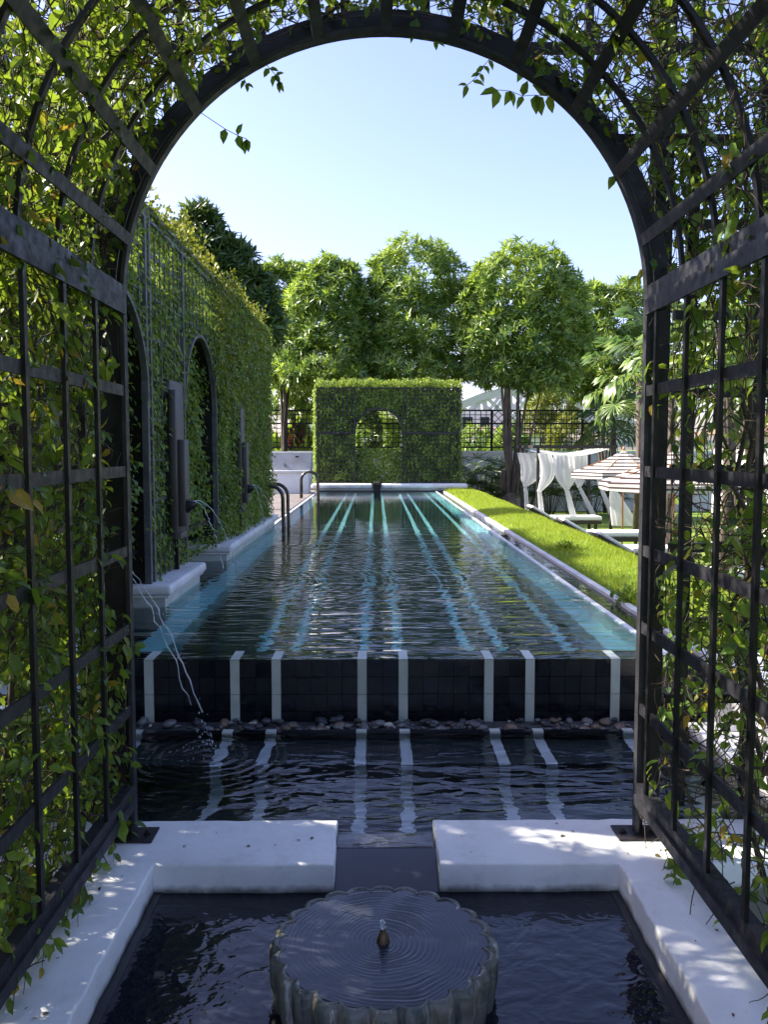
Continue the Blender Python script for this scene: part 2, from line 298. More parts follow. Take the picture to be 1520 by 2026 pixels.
def rblock(name, x0, x1, y0, y1, z0, z1, r, mat, parent=None, seg=3, jitter=0, cuts=0, **k):
    bm = bmesh.new(); bmesh.ops.create_cube(bm, size=1.0)
    for v in bm.verts: v.co = ((x0 + x1) / 2 + v.co.x * (x1 - x0), (y0 + y1) / 2 + v.co.y * (y1 - y0), (z0 + z1) / 2 + v.co.z * (z1 - z0))
    bmesh.ops.bevel(bm, geom=list(bm.edges), offset=r, segments=seg, affect='EDGES', profile=0.5)
    me = bpy.data.meshes.new(name); bm.to_mesh(me); bm.free(); me.materials.append(mat)
    me.polygons.foreach_set('use_smooth', [True] * len(me.polygons)); 
    try: me.set_sharp_from_angle(angle=math.radians(50))
    except Exception: pass
    return obj(name, me, parent, **k)
def prism(name, prof, y0, y1, mat, parent=None, axis='Y', smooth=True, **k):
    """closed profile [(u, z)] extruded along Y (u = x) or X (u = y)"""
    n = len(prof); V = []
    for t in (y0, y1):
        for u, z in prof: V.append((u, t, z) if axis == 'Y' else (t, u, z))
    Fc = [(i, (i + 1) % n, n + (i + 1) % n, n + i) for i in range(n)] + [tuple(range(n))[::-1], tuple(range(n, 2 * n))]
    me = mesh(name, V, Fc, mat, smooth)
    bm = bmesh.new(); bm.from_mesh(me); bmesh.ops.recalc_face_normals(bm, faces=bm.faces); bm.to_mesh(me); bm.free()
    try: me.set_sharp_from_angle(angle=math.radians(40))
    except Exception: pass
    return obj(name, me, parent, **k)
def tube_geo(pts, rad, n=8):
    V = []; Fc = []; pts = [Vector(p) for p in pts]; N = len(pts); ref = Vector((0.13, 0.31, 1)).normalized()
    for i, p in enumerate(pts):
        d = (pts[min(i + 1, N - 1)] - pts[max(i - 1, 0)]).normalized(); a = d.cross(ref)
        if a.length < 0.05: a = d.cross(Vector((1, 0, 0)))
        a.normalize(); b = d.cross(a); r = rad[i] if hasattr(rad, '__len__') else rad
        for j in range(n):
            t = 2 * math.pi * j / n; V.append(p + a * math.cos(t) * r + b * math.sin(t) * r)
    for i in range(N - 1):
        for j in range(n): Fc.append((i * n + j, i * n + (j + 1) % n, (i + 1) * n + (j + 1) % n, (i + 1) * n + j))
    Fc.append(tuple(range(n))[::-1]); Fc.append(tuple(range((N - 1) * n, N * n)))
    return V, Fc
class MB:
    def __init__(s): s.V = []; s.F = []
    def add(s, VF):
        o = len(s.V); s.V += list(VF[0]); s.F += [tuple(i + o for i in f) for f in VF[1]]; return s
    def box(s, x0, x1, y0, y1, z0, z1):
        v = [(x, y, z) for x in (x0, x1) for y in (y0, y1) for z in (z0, z1)]
        return s.add((v, [(0, 1, 3, 2), (4, 6, 7, 5), (0, 4, 5, 1), (2, 3, 7, 6), (0, 2, 6, 4), (1, 5, 7, 3)]))
    def tube(s, p, r, n=8): return s.add(tube_geo(p, r, n))
    def build(s, name, mat, parent=None, smooth=True, **k): return obj(name, mesh(name, s.V, s.F, mat, smooth), parent, **k)
def tube(name, pts, r, mat, parent=None, n=8, **k): return MB().tube(pts, r, n).build(name, mat, parent, **k)
def sheet(name, x0, x1, y0, y1, z, mat, parent=None, **k):
    return obj(name, mesh(name, [(x0, y0, z), (x1, y0, z), (x1, y1, z), (x0, y1, z)], [(0, 1, 2, 3)], mat), parent, **k)
# ---------------------------------------------------------------- leaf helpers (numpy)
def nrm(a): return a / np.maximum(np.linalg.norm(a, axis=-1, keepdims=True), 1e-9)
T_OV = (np.array([(0, 0, 0), (-.26, .28, .05), (.26, .28, .05), (0, .32, -.01), (-.21, .66, .02), (.21, .66, .02), (0, .68, -.05), (0, 1, -.16)], float),
        np.array([(0, 3, 1), (0, 2, 3), (1, 3, 6), (1, 6, 4), (3, 2, 5), (3, 5, 6), (4, 6, 7), (6, 5, 7)]))
T_DI = (np.array([(0, 0, 0), (-.33, .5, .08), (.33, .5, .08), (0, 1, -.05), (0, .45, -.03)], float), np.array([(0, 4, 1), (1, 4, 3), (0, 2, 4), (4, 2, 3)]))
T_LN = (np.array([(0, 0, 0), (-.11, .45, .03), (.11, .45, .03), (0, 1, -.16), (0, .45, -.02)], float), np.array([(0, 4, 1), (1, 4, 3), (0, 2, 4), (4, 2, 3)]))
T_BL = (np.array([(-.06, 0, 0), (.06, 0, 0), (0, 1, .12)], float), np.array([(0, 1, 2)]))
T_ST = (np.array([(-.02, 0, 0), (.02, 0, 0), (-.055, .45, .0), (.055, .45, 0), (0, .45, -.03), (0, 1, -.12)], float), np.array([(0, 1, 4), (0, 4, 2), (1, 3, 4), (2, 4, 5), (4, 3, 5)]))
def frames(D, N):
    D = nrm(D); X = nrm(np.cross(D, N)); Z = np.cross(X, D); return X, D, Z
def leafgeo(Pp, D, N, Sz, T):
    X, Y, Z = frames(D, N); tv, tf = T
    V = Pp[:, None, :] + Sz[:, None, None] * (tv[None, :, 0:1] * X[:, None] + tv[None, :, 1:2] * Y[:, None] + tv[None, :, 2:3] * Z[:, None])
    Fc = tf[None] + (np.arange(len(Pp)) * len(tv))[:, None, None]
    return V.reshape(-1, 3), Fc.reshape(-1, 3)
def leaves(name, Pp, D, N, Sz, T, mat, parent=None, **k):
    V, Fc = leafgeo(Pp, D, N, Sz, T); return obj(name, npmesh(name, V, Fc, mat), parent, **k)
def rnd(n, s=1.0): return rng.normal(0, s, (n, 3))
def tubes_np(Pts, r, n=3):
    """Pts (m,K,3) many polylines with radius r (m,K)"""
    m_, K, _ = Pts.shape; D = np.gradient(Pts, axis=1); D = nrm(D); ref = np.array([.2, .35, .9]); A = nrm(np.cross(D, ref)); B = np.cross(D, A)
    t = np.arange(n) * 2 * math.pi / n
    V = Pts[:, :, None] + r[:, :, None, None] * (A[:, :, None] * np.cos(t)[None, None, :, None] + B[:, :, None] * np.sin(t)[None, None, :, None])
    idx = np.arange(m_ * K * n).reshape(m_, K, n); a = idx[:, :-1]; b = idx[:, 1:]
    Fc = np.stack([a, np.roll(a, -1, 2), np.roll(b, -1, 2), b], -1).reshape(-1, 4)
    return V.reshape(-1, 3), Fc
# ================================================================= GROUND AND POOLS
span('ground', -900, 900, -300, 1500, -1.2, -0.72, M_turf, kind='structure')
sheet('garden_soil', -9, -1.3, -3, 40, -0.55, M_soil, kind='structure')
SX = [-1.683, -1.424, -.897, -.64, -.131, .119, .643, .869, 1.396, 1.655]
SX = [round(v, 3) for c in range(-2, 3) for v in (c * .77 - .125, c * .77 + .125)]
SX[0], SX[-1] = -1.665, 1.665
# white rim walls of the fountain basin
rim = thing('basin_wall', 'thick white plastered wall forming the square rim of the fountain basin', 'wall', (0, 3.4, 0))
def lwall(sg):
    bm = bmesh.new(); pts = [(.205, 3.61), (.205, 3.21), (.9, 3.21), (.9, -1.2), (1.26, -1.2), (1.26, 3.21), (2.9, 3.21), (2.9, 3.61)]
    # subdivide the outline so that its edges can be uneven, as hand-trowelled plaster is
    out = []
    for (xa, ya), (xb, yb) in zip(pts, pts[1:] + pts[:1]):
        n = max(1, int(math.hypot(xb - xa, yb - ya) / .07))
        for k in range(n):
            u = k / n; w = .0028 if k else .001; out.append((sg * (xa + (xb - xa) * u) + random.gauss(0, w), ya + (yb - ya) * u + random.gauss(0, w)))
    if sg < 0: out = out[::-1]
    top = [bm.verts.new((x, y, 0)) for x, y in out]; f = bm.faces.new(top); 
    r = bmesh.ops.extrude_face_region(bm, geom=[f]); 
    for v in r['geom']:
        if isinstance(v, bmesh.types.BMVert): v.co.z = -.6
    bmesh.ops.recalc_face_normals(bm, faces=bm.faces)
    es = [e for e in bm.edges if all(abs(v.co.z) < 1e-5 for v in e.verts)]
    bmesh.ops.bevel(bm, geom=es, offset=.009, segments=3, affect='EDGES', profile=.5)
    me = bpy.data.meshes.new('wall_segment'); bm.to_mesh(me); bm.free(); me.materials.append(M_white); me.polygons.foreach_set('use_smooth', [True] * len(me.polygons)); me.set_sharp_from_angle(angle=math.radians(35))
    return obj('wall_segment', me, rim)
lwall(-1); lwall(1)
span('basin_floor', -.9, .9, -1.2, 3.21, -.6, -.5, M_floor, kind='structure')
sheet('basin_water', -.9, .9, -1.2, 3.21, -.112, M_wbasin, kind='structure')
# thin submerged coping along the side walls
for s in (-1, 1): span('basin_ledge', s * .868, s * .90, -1.2, 3.21, -.16, -.109, M_black, kind='structure')
# spillway between the two wall ends
sp = thing('spillway', 'smooth dark sloping slab with a thin water film between the white wall ends', 'spillway', (0, 3.3, -.3))
prism('chute', [(3.40, -.022), (3.385, -.022), (3.12, -.16), (3.12, -.5), (3.61, -.5), (3.61, -.10), (3.40, -.10)], -.204, .204, M_wfilm, sp, axis='X')
span('lip', -.2045, .2045, 3.388, 3.398, -.026, -.021, M_iron, sp)
# lower pool
bedmb = MB().box(-2.02, 2.02, 3.61, 4.52, -.65, -.58).box(-2.02, 2.02, 4.45, 4.97, -.6, -.14)
bedmb.build('lower_pool_floor', M_floor, smooth=False, kind='structure')
M_lowstripe = simple('white_pool_tile', (0.66, 0.80, 0.84), (0.74, 0.86, 0.90), 0.4, 5)
lowbed = bpy.data.objects['lower_pool_floor']
for x in SX:
    span('stripe', x - .03, x + .03, 4.449, 4.85, -.16, -.134, M_lowstripe, lowbed)
    span('stripe', x - .03, x + .03, 4.442, 4.449, -.6, -.14, M_lowstripe, lowbed)
    span('stripe', x - .03, x + .03, 3.61, 4.442, -.58, -.572, M_lowstripe, lowbed)
sheet('lower_pool_water', -2.02, 2.02, 3.60, 4.86, -.03, M_wlower, kind='structure')
sheet('spill_water', -.204, .204, 3.39, 3.60, -.0302, M_wlower, kind='structure')
ledge = span('pebble_ledge', -2.02, 2.02, 4.86, 5.12, -.5, -.055, M_grout, kind='structure')
span('ledge_kerb', -2.02, 2.02, 4.83, 4.87, -.14, -.022, M_black, kind='structure')
kerb = bpy.data.objects['ledge_kerb']
for x in SX: span('stripe', x - .03, x + .03, 4.826, 4.874, -.138, -.018, M_paletile, kerb)
# pebbles
pm = []
for k in range(5):
    bm = bmesh.new(); bmesh.ops.create_icosphere(bm, subdivisions=2, radius=1.0)
    for v in bm.verts:
        q = noise.noise(v.co * 1.3 + Vector((k * 9, 0, 0))); v.co *= 1 + .28 * q
    bmp = bpy.data.meshes.new('pebble'); bm.to_mesh(bmp); bm.free(); bmp.polygons.foreach_set('use_smooth', [True] * len(bmp.polygons)); pm.append(bmp)
PM = {}
for k in range(5):
    for j, mt in enumerate(M_peb):
        c = pm[k].copy(); c.materials.append(mt); PM[(k, j)] = c
npb = 0
def pebble(x, y, z, s):
    j = random.choices((0, 1, 2, 3), (6, 5, 2, 1.2))[0]
    o = bpy.data.objects.new('pebble', PM[(random.randrange(5), j)]); COL.objects.link(o); o.location = (x, y, z)
    o.scale = (s * random.uniform(.9, 1.5), s * random.uniform(.7, 1.1), s * random.uniform(.5, .75)); o.rotation_euler = (random.uniform(-.2, .2), random.uniform(-.2, .2), random.uniform(0, 3.1)); attach(o, ledge)
for i in range(300):
    x = random.uniform(-1.55, 1.8)
    if x < -1.1 and random.random() < .6: continue
    s = random.choice((.009, .012, .016, .020, .027)) if random.random() < .88 else .036
    y = random.uniform(4.90, 5.10); pebble(x, y, -.055 + s * .45 + (.012 if random.random() < .3 else 0), s)
# overflow face of the main pool
face = thing('overflow_wall', 'black tiled overflow wall of the long pool with pale vertical tile stripes', 'wall', (0, 5.2, -.1))
span('backing', -1.95, 1.95, 5.135, 5.33, -.5, .322, M_grout, face)
edges = [-1.95] + [e for x in SX for e in (x - .0275, x + .0275)] + [1.95]
rows = 4; z0, z1 = -.095, .327; hh = (z1 - z0) / rows
tl = 0
for i in range(0, len(edges), 2):
    a, b = edges[i], edges[i + 1]; wdt = b - a
    if wdt < .02: continue
    n = max(1, round(wdt / .1)); w = wdt / n
    for c in range(n):
        for r in range(rows):
            d = random.uniform(0, .0018)
            bx('tile', (a + (c + .5) * w, 5.128 - d, z0 + (r + .5) * hh), (w - .0035, .018, hh - .0035), M_black, face, rz=random.uniform(-.004, .004))
for x in SX:
    for r in range(2):
        bx('stripe_tile', (x, 5.1245, z0 + (r + .5) * 2 * hh), (.055, .021, 2 * hh - .003), M_paletile, face)
    span('stripe_cap', x - .0275, x + .0275, 5.114, 5.33, .3275, .333, M_paletile, face)
span('rim_strip', -1.95, 1.95, 5.118, 5.33, .316, .327, M_black, face)
# main pool shell
mb = MB().box(-2.75, 1.76, 5.3, 25.9, -.75, -.60)
mb.build('pool_floor', M_floor, smooth=False, kind='structure'); pf = bpy.data.objects['pool_floor']
for x in SX[1:-1]: span('stripe', x - .034, x + .034, 5.331, 25.7, -.6, -.592, M_uwtile, pf)
# side walls below the water
span('pool_side_wall', 1.737, 1.78, 5.2, 25.75, -.7, .336, M_stone, kind='structure')
span('pool_side_lining', 1.723, 1.735, 5.33, 25.7, -.6, .325, M_uwtile, kind='structure')
span('pool_side_lining', 1.55, 1.722, 5.331, 25.69, -.6, -.1, M_uwtile, kind='structure')
span('pool_side_lining', -1.735, -1.71, 6.9, 8.15, -.6, .31, M_uwtile, kind='structure')
span('pool_side_lining', -1.735, -1.71, 9.75, 14.3, -.6, .31, M_uwtile, kind='structure')
span('pool_side_lining', -1.71, -1.50, 5.332, 25.69, -.6, -.12, M_uwtile, kind='structure')
span('pool_side_wall', -1.80, -1.735, 14.35, 25.75, -.7, .345, M_stone, kind='structure')
span('pool_end_wall', -1.9, 2.0, 25.7, 25.9, -.7, .36, M_floor, kind='structure')
span('pool_back_wall', -2.9, -2.7, 5.2, 14.3, -.7, .36, M_floor, kind='structure')
sheet('pool_water', -2.72, 1.737, 5.116, 25.75, .330, M_wpool, kind='structure')
# gutter and outer kerb on the right
span('gutter_floor', 1.781, 1.964, 5.2, 25.8, -.4, .27, M_floor, kind='structure')
sheet('gutter_water', 1.78, 1.965, 5.2, 25.75, .318, M_wgut, kind='structure')
span('outer_kerb', 1.965, 2.03, 4.9, 25.8, -.4, .346, M_stone, kind='structure')
for x0, x1 in ((2.031, 2.34), (-2.36, -1.97)):
    pass
# white side walls of the lower pool
rs = thing('pool_side_parapet', 'sunlit white parapet beside the lower pool right of the overflow', 'wall', (2.2, 4.3, 0))
rblock('parapet_body', 2.032, 2.36, 3.612, 6.6, -.6, .345, .006, M_white, rs)
rblock('parapet_step', 2.362, 3.4, 3.612, 5.2, -.6, .1, .006, M_white, rs)
rblock('parapet_foot', 1.77, 2.03, 3.62, 4.86, -.6, .02, .006, M_white, rs)
ls = thing('pool_side_parapet', 'shaded white parapet with pale tiled face at the left end of the overflow', 'wall', (-2.1, 4.8, 0))
rblock('parapet_body', -2.12, -1.80, 3.612, 6.05, -.6, .345, .006, M_white, ls)
rblock('parapet_step', -3.2, -2.122, 3.612, 5.2, -.6, .2, .006, M_white, ls)
for r in range(3):
    for c in range(7): bx('tile', (-1.792, 3.75 + c * .2, -.08 + r * .14), (.014, .196, .136), M_paletile, ls)
# plinths
def plinth(y0, y1, label):
    t = thing('plinth', label, 'plinth', (-2.1, (y0 + y1) / 2, 0), 'white stone plinths along the left side of the pool')
    span('body', -2.45, -1.735, y0 + .04, y1 - .04, -.65, .425, M_paletile, t)
    rblock('coping', -2.5, -1.675, y0, y1, .425, .515, .03, M_stone, t, seg=4)
    rblock('moulding', -2.47, -1.70, y0 + .02, y1 - .02, .405, .43, .008, M_stone, t, seg=2)
plinth(6.80, 8.24, 'short white stone plinth with rounded coping, the nearer one at the left edge')
plinth(9.66, 14.36, 'long white stone plinth with rounded coping, farther along the left edge')
span('deck', -6, -1.801, 14.362, 26, -.7, .362, M_deck, kind='structure')
# far end coping
fe = thing('end_coping', 'white rounded stone coping across the far end of the pool', 'coping', (0, 25.9, 0))
rblock('coping_block', -1.98, -.13, 25.66, 26.15, .40, .56, .07, M_stone, fe, seg=5)
rblock('coping_block', .11, 2.72, 25.66, 26.15, .40, .56, .07, M_stone, fe, seg=5)
span('coping_base', -1.9, 2.62, 25.76, 26.1, -.7, .42, M_stone, fe)
sf = thing('end_spout', 'small dark spout with rings in the gap of the far coping', 'spout', (0, 25.8, .3))
span('spout_body', -.115, .095, 25.6, 25.85, .30, .58, M_iron, sf)
for k in range(4): tube('ring', [(-.08 + k * .045, 25.58, .45 + .1 * math.cos(t)) if False else (-.085 + k * .05, 25.60 + .06 * math.cos(t), .52 + .11 * math.sin(t)) for t in np.linspace(0, math.pi, 9)], .014, M_irong, sf, 6)
# ================================================================= FOUNTAIN BOWL
bc = (-.018, 2.60)
fb = thing('fountain_bowl', 'round scalloped stone bowl brimming with rippling water in the foreground basin', 'fountain', (*bc, -.3))
def scal(t, a): return 1 + a * (abs(math.cos(12 * t)) ** .6 - .75)
prof = [(.20, -.48), (.23, -.34), (.30, -.24), (.345, -.12), (.362, -.02), (.362, .035), (.355, .050), (.345, .056), (.335, .054), (.328, .046), (.31, .02), (.05, .0), (.0001, .0)]
NT = 300; V = []; Fc = []
for i, (r, z) in enumerate(prof):
    for j in range(NT):
        t = 2 * math.pi * j / NT; a = .095 if 2 <= i <= 9 else .02
        if i >= 10: a = 0
        rr = r * scal(t, a) * (1 + .008 * math.sin(3 * t + 1)); zz = z + .004 * noise.noise(Vector((math.cos(t) * 3, math.sin(t) * 3, 0))) * (1 if i < 10 else 0)
        V.append((bc[0] + .975 * rr * math.cos(t), bc[1] + .975 * rr * math.sin(t), zz))
for i in range(len(prof) - 1):
    for j in range(NT): Fc.append((i * NT + j, i * NT + (j + 1) % NT, (i + 1) * NT + (j + 1) % NT, (i + 1) * NT + j))
obj('bowl', mesh('bowl', V, Fc, M_bowl, True), fb)
# rippling water disc, real relief
NR = 150; NA = 160; V = [(bc[0], bc[1], .052)]; Fc = []
for i in range(1, NR + 1):
    rr = .331 * i / NR
    for j in range(NA):
        t = 2 * math.pi * j / NA; q = noise.noise(Vector((rr * 9 * math.cos(t), rr * 9 * math.sin(t), 3)))
        r2 = rr * (scal(t, .05) if i > NR * .93 else 1) if i == NR else rr
        q2 = noise.noise(Vector((rr * 5 * math.cos(t) + 7, rr * 5 * math.sin(t), 9))); ph = 2 * math.pi * (rr + .004 * math.sin(t * 2 + 1)) / .0155 + 6.5 * q + 5 * q2; h = .0007 * (.15 + 2.6 * abs(q2)) * (math.sin(ph) + .5 * math.sin(ph * 1.73 + 2)) * (.35 + .9 * math.exp(-rr * 7)) + .0010 * q
        if i == NR: h = -.004
        V.append((bc[0] + r2 * math.cos(t), bc[1] + r2 * math.sin(t), .0515 + h))
for j in range(NA): Fc.append((0, 1 + j, 1 + (j + 1) % NA))
for i in range(NR - 1):
    for j in range(NA): Fc.append((1 + i * NA + j, 1 + (i + 1) * NA + j, 1 + (i + 1) * NA + (j + 1) % NA, 1 + i * NA + (j + 1) % NA))
M_wbowl = water_mat('bowl_water', (0.030, 0.034, 0.045), [(14, 14, 1.0), (40, 40, .3)], dist=0.0012, rough=0.03)
obj('bowl_water', mesh('bowl_water', V, Fc, M_wbowl, True), fb)
M_noz = simple('bronze_nozzle', (0.05, 0.03, 0.015), (0.10, 0.06, 0.03), 0.3, 30, metal=.4)
nz = MB().tube([(bc[0], bc[1], .04), (bc[0], bc[1], .055), (bc[0], bc[1], .075), (bc[0], bc[1], .092)], [.024, .021, .014, .009], 14).build('nozzle', M_noz, fb)
w = MB()
for k in range(34):
    a = random.uniform(0, 6.3); q = random.uniform(0, .0085); zz = .088 + .030 * random.random(); r = random.uniform(.002, .0042)
    c = (bc[0] + q * math.cos(a), bc[1] + q * math.sin(a)); w.tube([(*c, zz), (*c, zz + r), (*c, zz + 2 * r)], [r * .5, r, r * .4], 6)
w.build('water_jet', M_jet, fb, kind='stuff')
# ================================================================= PERGOLA
YP = 3.46; RA = 1.035; ZS = 2.175
pg = thing('pergola', 'dark iron trellis arbour framing the view, straight sides under a barrel arch', 'pergola', (0, 2, 0))
def hoop(name, Y, R, w, d, mat, t0=0, t1=math.pi, n=56, parent=pg, zc=ZS, xc=0.0, dY=None):
    V = []; Fc = []
    for i in range(n + 1):
        t = t0 + (t1 - t0) * i / n
        for r, y in ((R, Y), (R + w, Y), (R + w, Y + d), (R, Y + d)): V.append((xc + r * math.cos(t), y, zc + r * math.sin(t)))
    for i in range(n):
        for k in range(4): Fc.append((i * 4 + k, i * 4 + (k + 1) % 4, (i + 1) * 4 + (k + 1) % 4, (i + 1) * 4 + k))
    Fc += [(0, 1, 2, 3), (n * 4 + 3, n * 4 + 2, n * 4 + 1, n * 4)]
    return obj(name, mesh(name, V, Fc, mat), parent)
# the near arch: a thin double edge, then the heavy dark band behind
hoop('arch_rib', YP - .02, RA, .014, .045, M_irong); hoop('arch_rib', YP + .035, RA + .018, .028, .03, M_iron); hoop('arch_band', YP + .068, RA + .060, .062, .10, M_iron)
for s in (-1, 1):
    bx('post', (s * (RA + .007), YP + .002, (ZS + .008) / 2), (.016, .045, ZS - .008), M_irong, pg)
    bx('post', (s * (RA + .032), YP + .05, (ZS + .008) / 2), (.028, .03, ZS - .008), M_iron, pg)
    bx('post', (s * 1.165, YP + .24, 2.1), (.075, .09, 4.2), M_iron, pg)
    p = bx('base_plate', (s * 1.05, YP, .0055), (.19, .135, .007), M_rust, pg)
    for dx in (-.062, .062):
        b = MB().tube([(s * 1.05 + dx, YP + .0, .009), (s * 1.05 + dx, YP + .0, .017), (s * 1.05 + dx, YP, .0171), (s * 1.05 + dx, YP, .026)], [.016, .016, .009, .008], 6).build('bolt', M_rust, None, smooth=False)
        attach(b, p)
RZ = [.54, .875, 1.19, 1.51, 1.83]
for s in (-1, 1):
    xw = s * 1.045
    for z in RZ: beam('rail', (xw, -1.0, z), (xw, YP - .022, z), .012, .042, M_irong, pg)
    # heavy spring rail and bottom rail, each an angle with a lip
    for z, h in ((ZS + .03, .075), (.20, .055)):
        beam('rail', (xw + s * .012, -1.0, z), (xw + s * .012, YP - .022, z), .045, h, M_irong, pg)
        beam('rail', (xw - s * .016, -1.0, z - h / 2 - .012), (xw - s * .016, YP - .022, z - h / 2 - .012), .012, h * .8, M_irong, pg)
    ys = [3.09, 2.78, 2.465] if s < 0 else [3.317, 3.0, 2.69, 2.40]
    y = ys[-1]
    while y > -.7: y -= .31; ys.append(y)
    for y in ys:
        bx('upright', (xw - s * .010, y, (ZS - .03 + .23) / 2), (.014, .024, ZS - .03 - .23), M_iron, pg)
for i in range(14):
    hoop('hoop', 3.09 - .31 * i, RA + .012, .014, .024, M_iron, n=40)
for k, a in enumerate((13.5, 29, 45, 61, 75.5, 90, 104.5, 119, 135, 151, 166.5)):
    t = math.radians(a); c, s_ = math.cos(t), math.sin(t)
    beam('purlin', ((RA + .004) * c, -1.0, ZS + (RA + .004) * s_), ((RA + .004) * c, YP - .022, ZS + (RA + .004) * s_), .045, .010, M_irong, pg, up=(c, 0, s_))
# front screen in the plane of the arch band
YF = YP + .24
FZ = [.17, .50, .84, 1.17, 1.51, 1.84, 2.17, 2.55, 2.90, 3.27, 3.62, 4.0]
for z in FZ:
    for s in (-1, 1):
        x0 = 1.24
        if ZS < z < ZS + RA + .15: x0 = max(math.sqrt(max((RA + .15) ** 2 - (z - ZS) ** 2, 0)), .0)
        if z > ZS + RA + .15: x0 = 0
        bx('rail', (s * (x0 + 2.7) / 2, YF + .02, z), (2.7 - x0, .03, .04), M_iron, pg)
for s in (-1, 1):
    for x in (1.32, 1.62, 1.95, 2.3, 2.65): bx('upright', (s * x, YF + .05, 2.05), (.05 if x in (1.62, 1.32) else .035, .03, 4.1), M_iron, pg)
    for x in (.17, .52, .86):
        zb = ZS + math.sqrt((RA + .15) ** 2 - x * x); bx('upright', (s * x, YF + .05, (zb + 4.1) / 2), (.035, .03, 4.1 - zb), M_iron, pg)
# ================================================================= VINES
def grow(Pts, Nrm, K, step, droop, jit, D0=None):
    n = len(Pts); out = np.zeros((n, K, 3)); p = Pts.copy(); d = nrm(rnd(n) + .15 * Nrm) if D0 is None else D0; out[:, 0] = p
    for k in range(1, K):
        d = nrm(d + rnd(n, jit) + np.array([0, 0, -droop])); p = p + d * step; out[:, k] = p
    return out
def keep_clear(p, slack=.015):
    """push points of the sides and vault outwards of the iron grid"""
    q = p.copy(); low = q[..., 2] < ZS; inn = (q[..., 1] < YP + .02); far = .42 * np.maximum(q[..., 1] - YP, 0)
    ax = np.abs(q[..., 0]); lim = RA + .022 - slack
    m1 = low & inn & (ax < lim); q[..., 0] = np.where(m1, np.sign(q[..., 0]) * lim, q[..., 0])
    lim = lim + far + .06 * np.clip((q[..., 1] - 3.02) / .3, 0, 1); r = np.sqrt(q[..., 0] ** 2 + (q[..., 2] - ZS) ** 2); m2 = (~low) & (r < lim)
    f = np.where(m2, lim / np.maximum(r, 1e-6), 1); q[..., 0] *= f; q[..., 2] = np.where(m2, ZS + (q[..., 2] - ZS) * f, q[..., 2])
    ax = np.abs(q[..., 0]); m3 = low & ~inn & (ax < lim + .04); q[..., 0] = np.where(m3, np.sign(q[..., 0]) * (lim + .04), q[..., 0])
    return q
LEAFM = []
for k in range(3):
    tv = T_OV[0].copy(); tv[:, 0] *= (1, .85, 1.15)[k]; tv[7, 2] -= .08 * k
    LEAFM.append(mesh('leaf', tv, T_OV[1], M_vleaf))
LEAFY = mesh('leaf', T_OV[0], T_OV[1], M_ylw)
def vine(label, srcs, K=8, size=(.038, .068), step=.034, extra=None, name='climbing_vine', loc=(0, 0, 0), stems=()):
    t = thing(name, label, 'vine', loc, 'vines grown over the iron arbour')
    Lp, Ld, Ln, Ls = [], [], [], []; TV, TF = [], []; off = 0
    for (Pts, Nr, dro) in srcs:
        W_ = keep_clear(grow(Pts, Nr, K, step, dro, .35)); n = len(Pts)
        V, Fc = tubes_np(W_, np.linspace(.0024, .0009, K)[None].repeat(n, 0)); TV.append(V); TF.append(Fc + off); off += len(V)
        D = nrm(np.gradient(W_, axis=1))
        for k in range(1, K):
            d = D[:, k]; side = nrm(np.cross(d, rnd(n))); ld = nrm(d * .5 + side * .9 + np.array([0, 0, -.55])); keep = rng.random(n) < .88
            nn = nrm(np.array([0, 0, .7]) + Nr * -.5 + rnd(n, .5))
            Lp.append(W_[:, k][keep]); Ld.append(ld[keep]); Ln.append(nn[keep]); s = rng.uniform(*size, n) * (1.15 - .5 * k / K); s = np.where(rng.random(n) < .04, s * 1.7, s); Ls.append(s[keep])
    Lp, Ld, Ln, Ls = map(np.concatenate, (Lp, Ld, Ln, Ls))
    tip = Lp + Ld * Ls[:, None]
    # the 300 that show largest become single leaves
    px, py, w_ = proj(Lp); px = px; inside = (px > 5) & (px < 1515) & (py > 5) & (py < 2020) & (w_ > .3)
    depth_in = np.where(Lp[:, 2] < ZS, np.abs(Lp[:, 0]), np.sqrt(Lp[:, 0] ** 2 + (Lp[:, 2] - ZS) ** 2))
    score = np.where(inside & (depth_in < RA + .11), Ls / w_, 0); idx = np.argsort(-score)[:300]; mask = np.ones(len(Lp), bool); mask[idx] = False
    X, Y, Z = frames(Ld[idx], Ln[idx])
    for q, i in enumerate(idx):
        me = LEAFM[q % 3] if random.random() > .035 else LEAFY
        o = bpy.data.objects.new('leaf', me); COL.objects.link(o); s = float(Ls[i])
        o.matrix_basis = Matrix(((X[q][0] * s, Y[q][0] * s, Z[q][0] * s, Lp[i][0]), (X[q][1] * s, Y[q][1] * s, Z[q][1] * s, Lp[i][1]), (X[q][2] * s, Y[q][2] * s, Z[q][2] * s, Lp[i][2]), (0, 0, 0, 1)))
        attach(o, t)
    leaves('foliage', Lp[mask], Ld[mask], Ln[mask], Ls[mask], T_OV, M_vine, t, kind='stuff')
    obj('twigs', npmesh('twigs', np.concatenate(TV), np.concatenate(TF), M_twig), t, kind='stuff')
    for pts, r in stems: tube('stem', pts, [r * (1 - .5 * i / len(pts)) for i in range(len(pts))], M_twig, t, 6)
    return t
def clumpy(p, f=2.6, th=.0): 
    v = np.sin(p[:, 0] * f * 1.7 + 1) + np.sin(p[:, 1] * f * 2.1 + 2) * np.cos(p[:, 2] * f * 1.3) + np.sin(p[:, 2] * f * 2.3 + p[:, 1] * f)
    return v > th + rng.normal(0, .8, len(p))
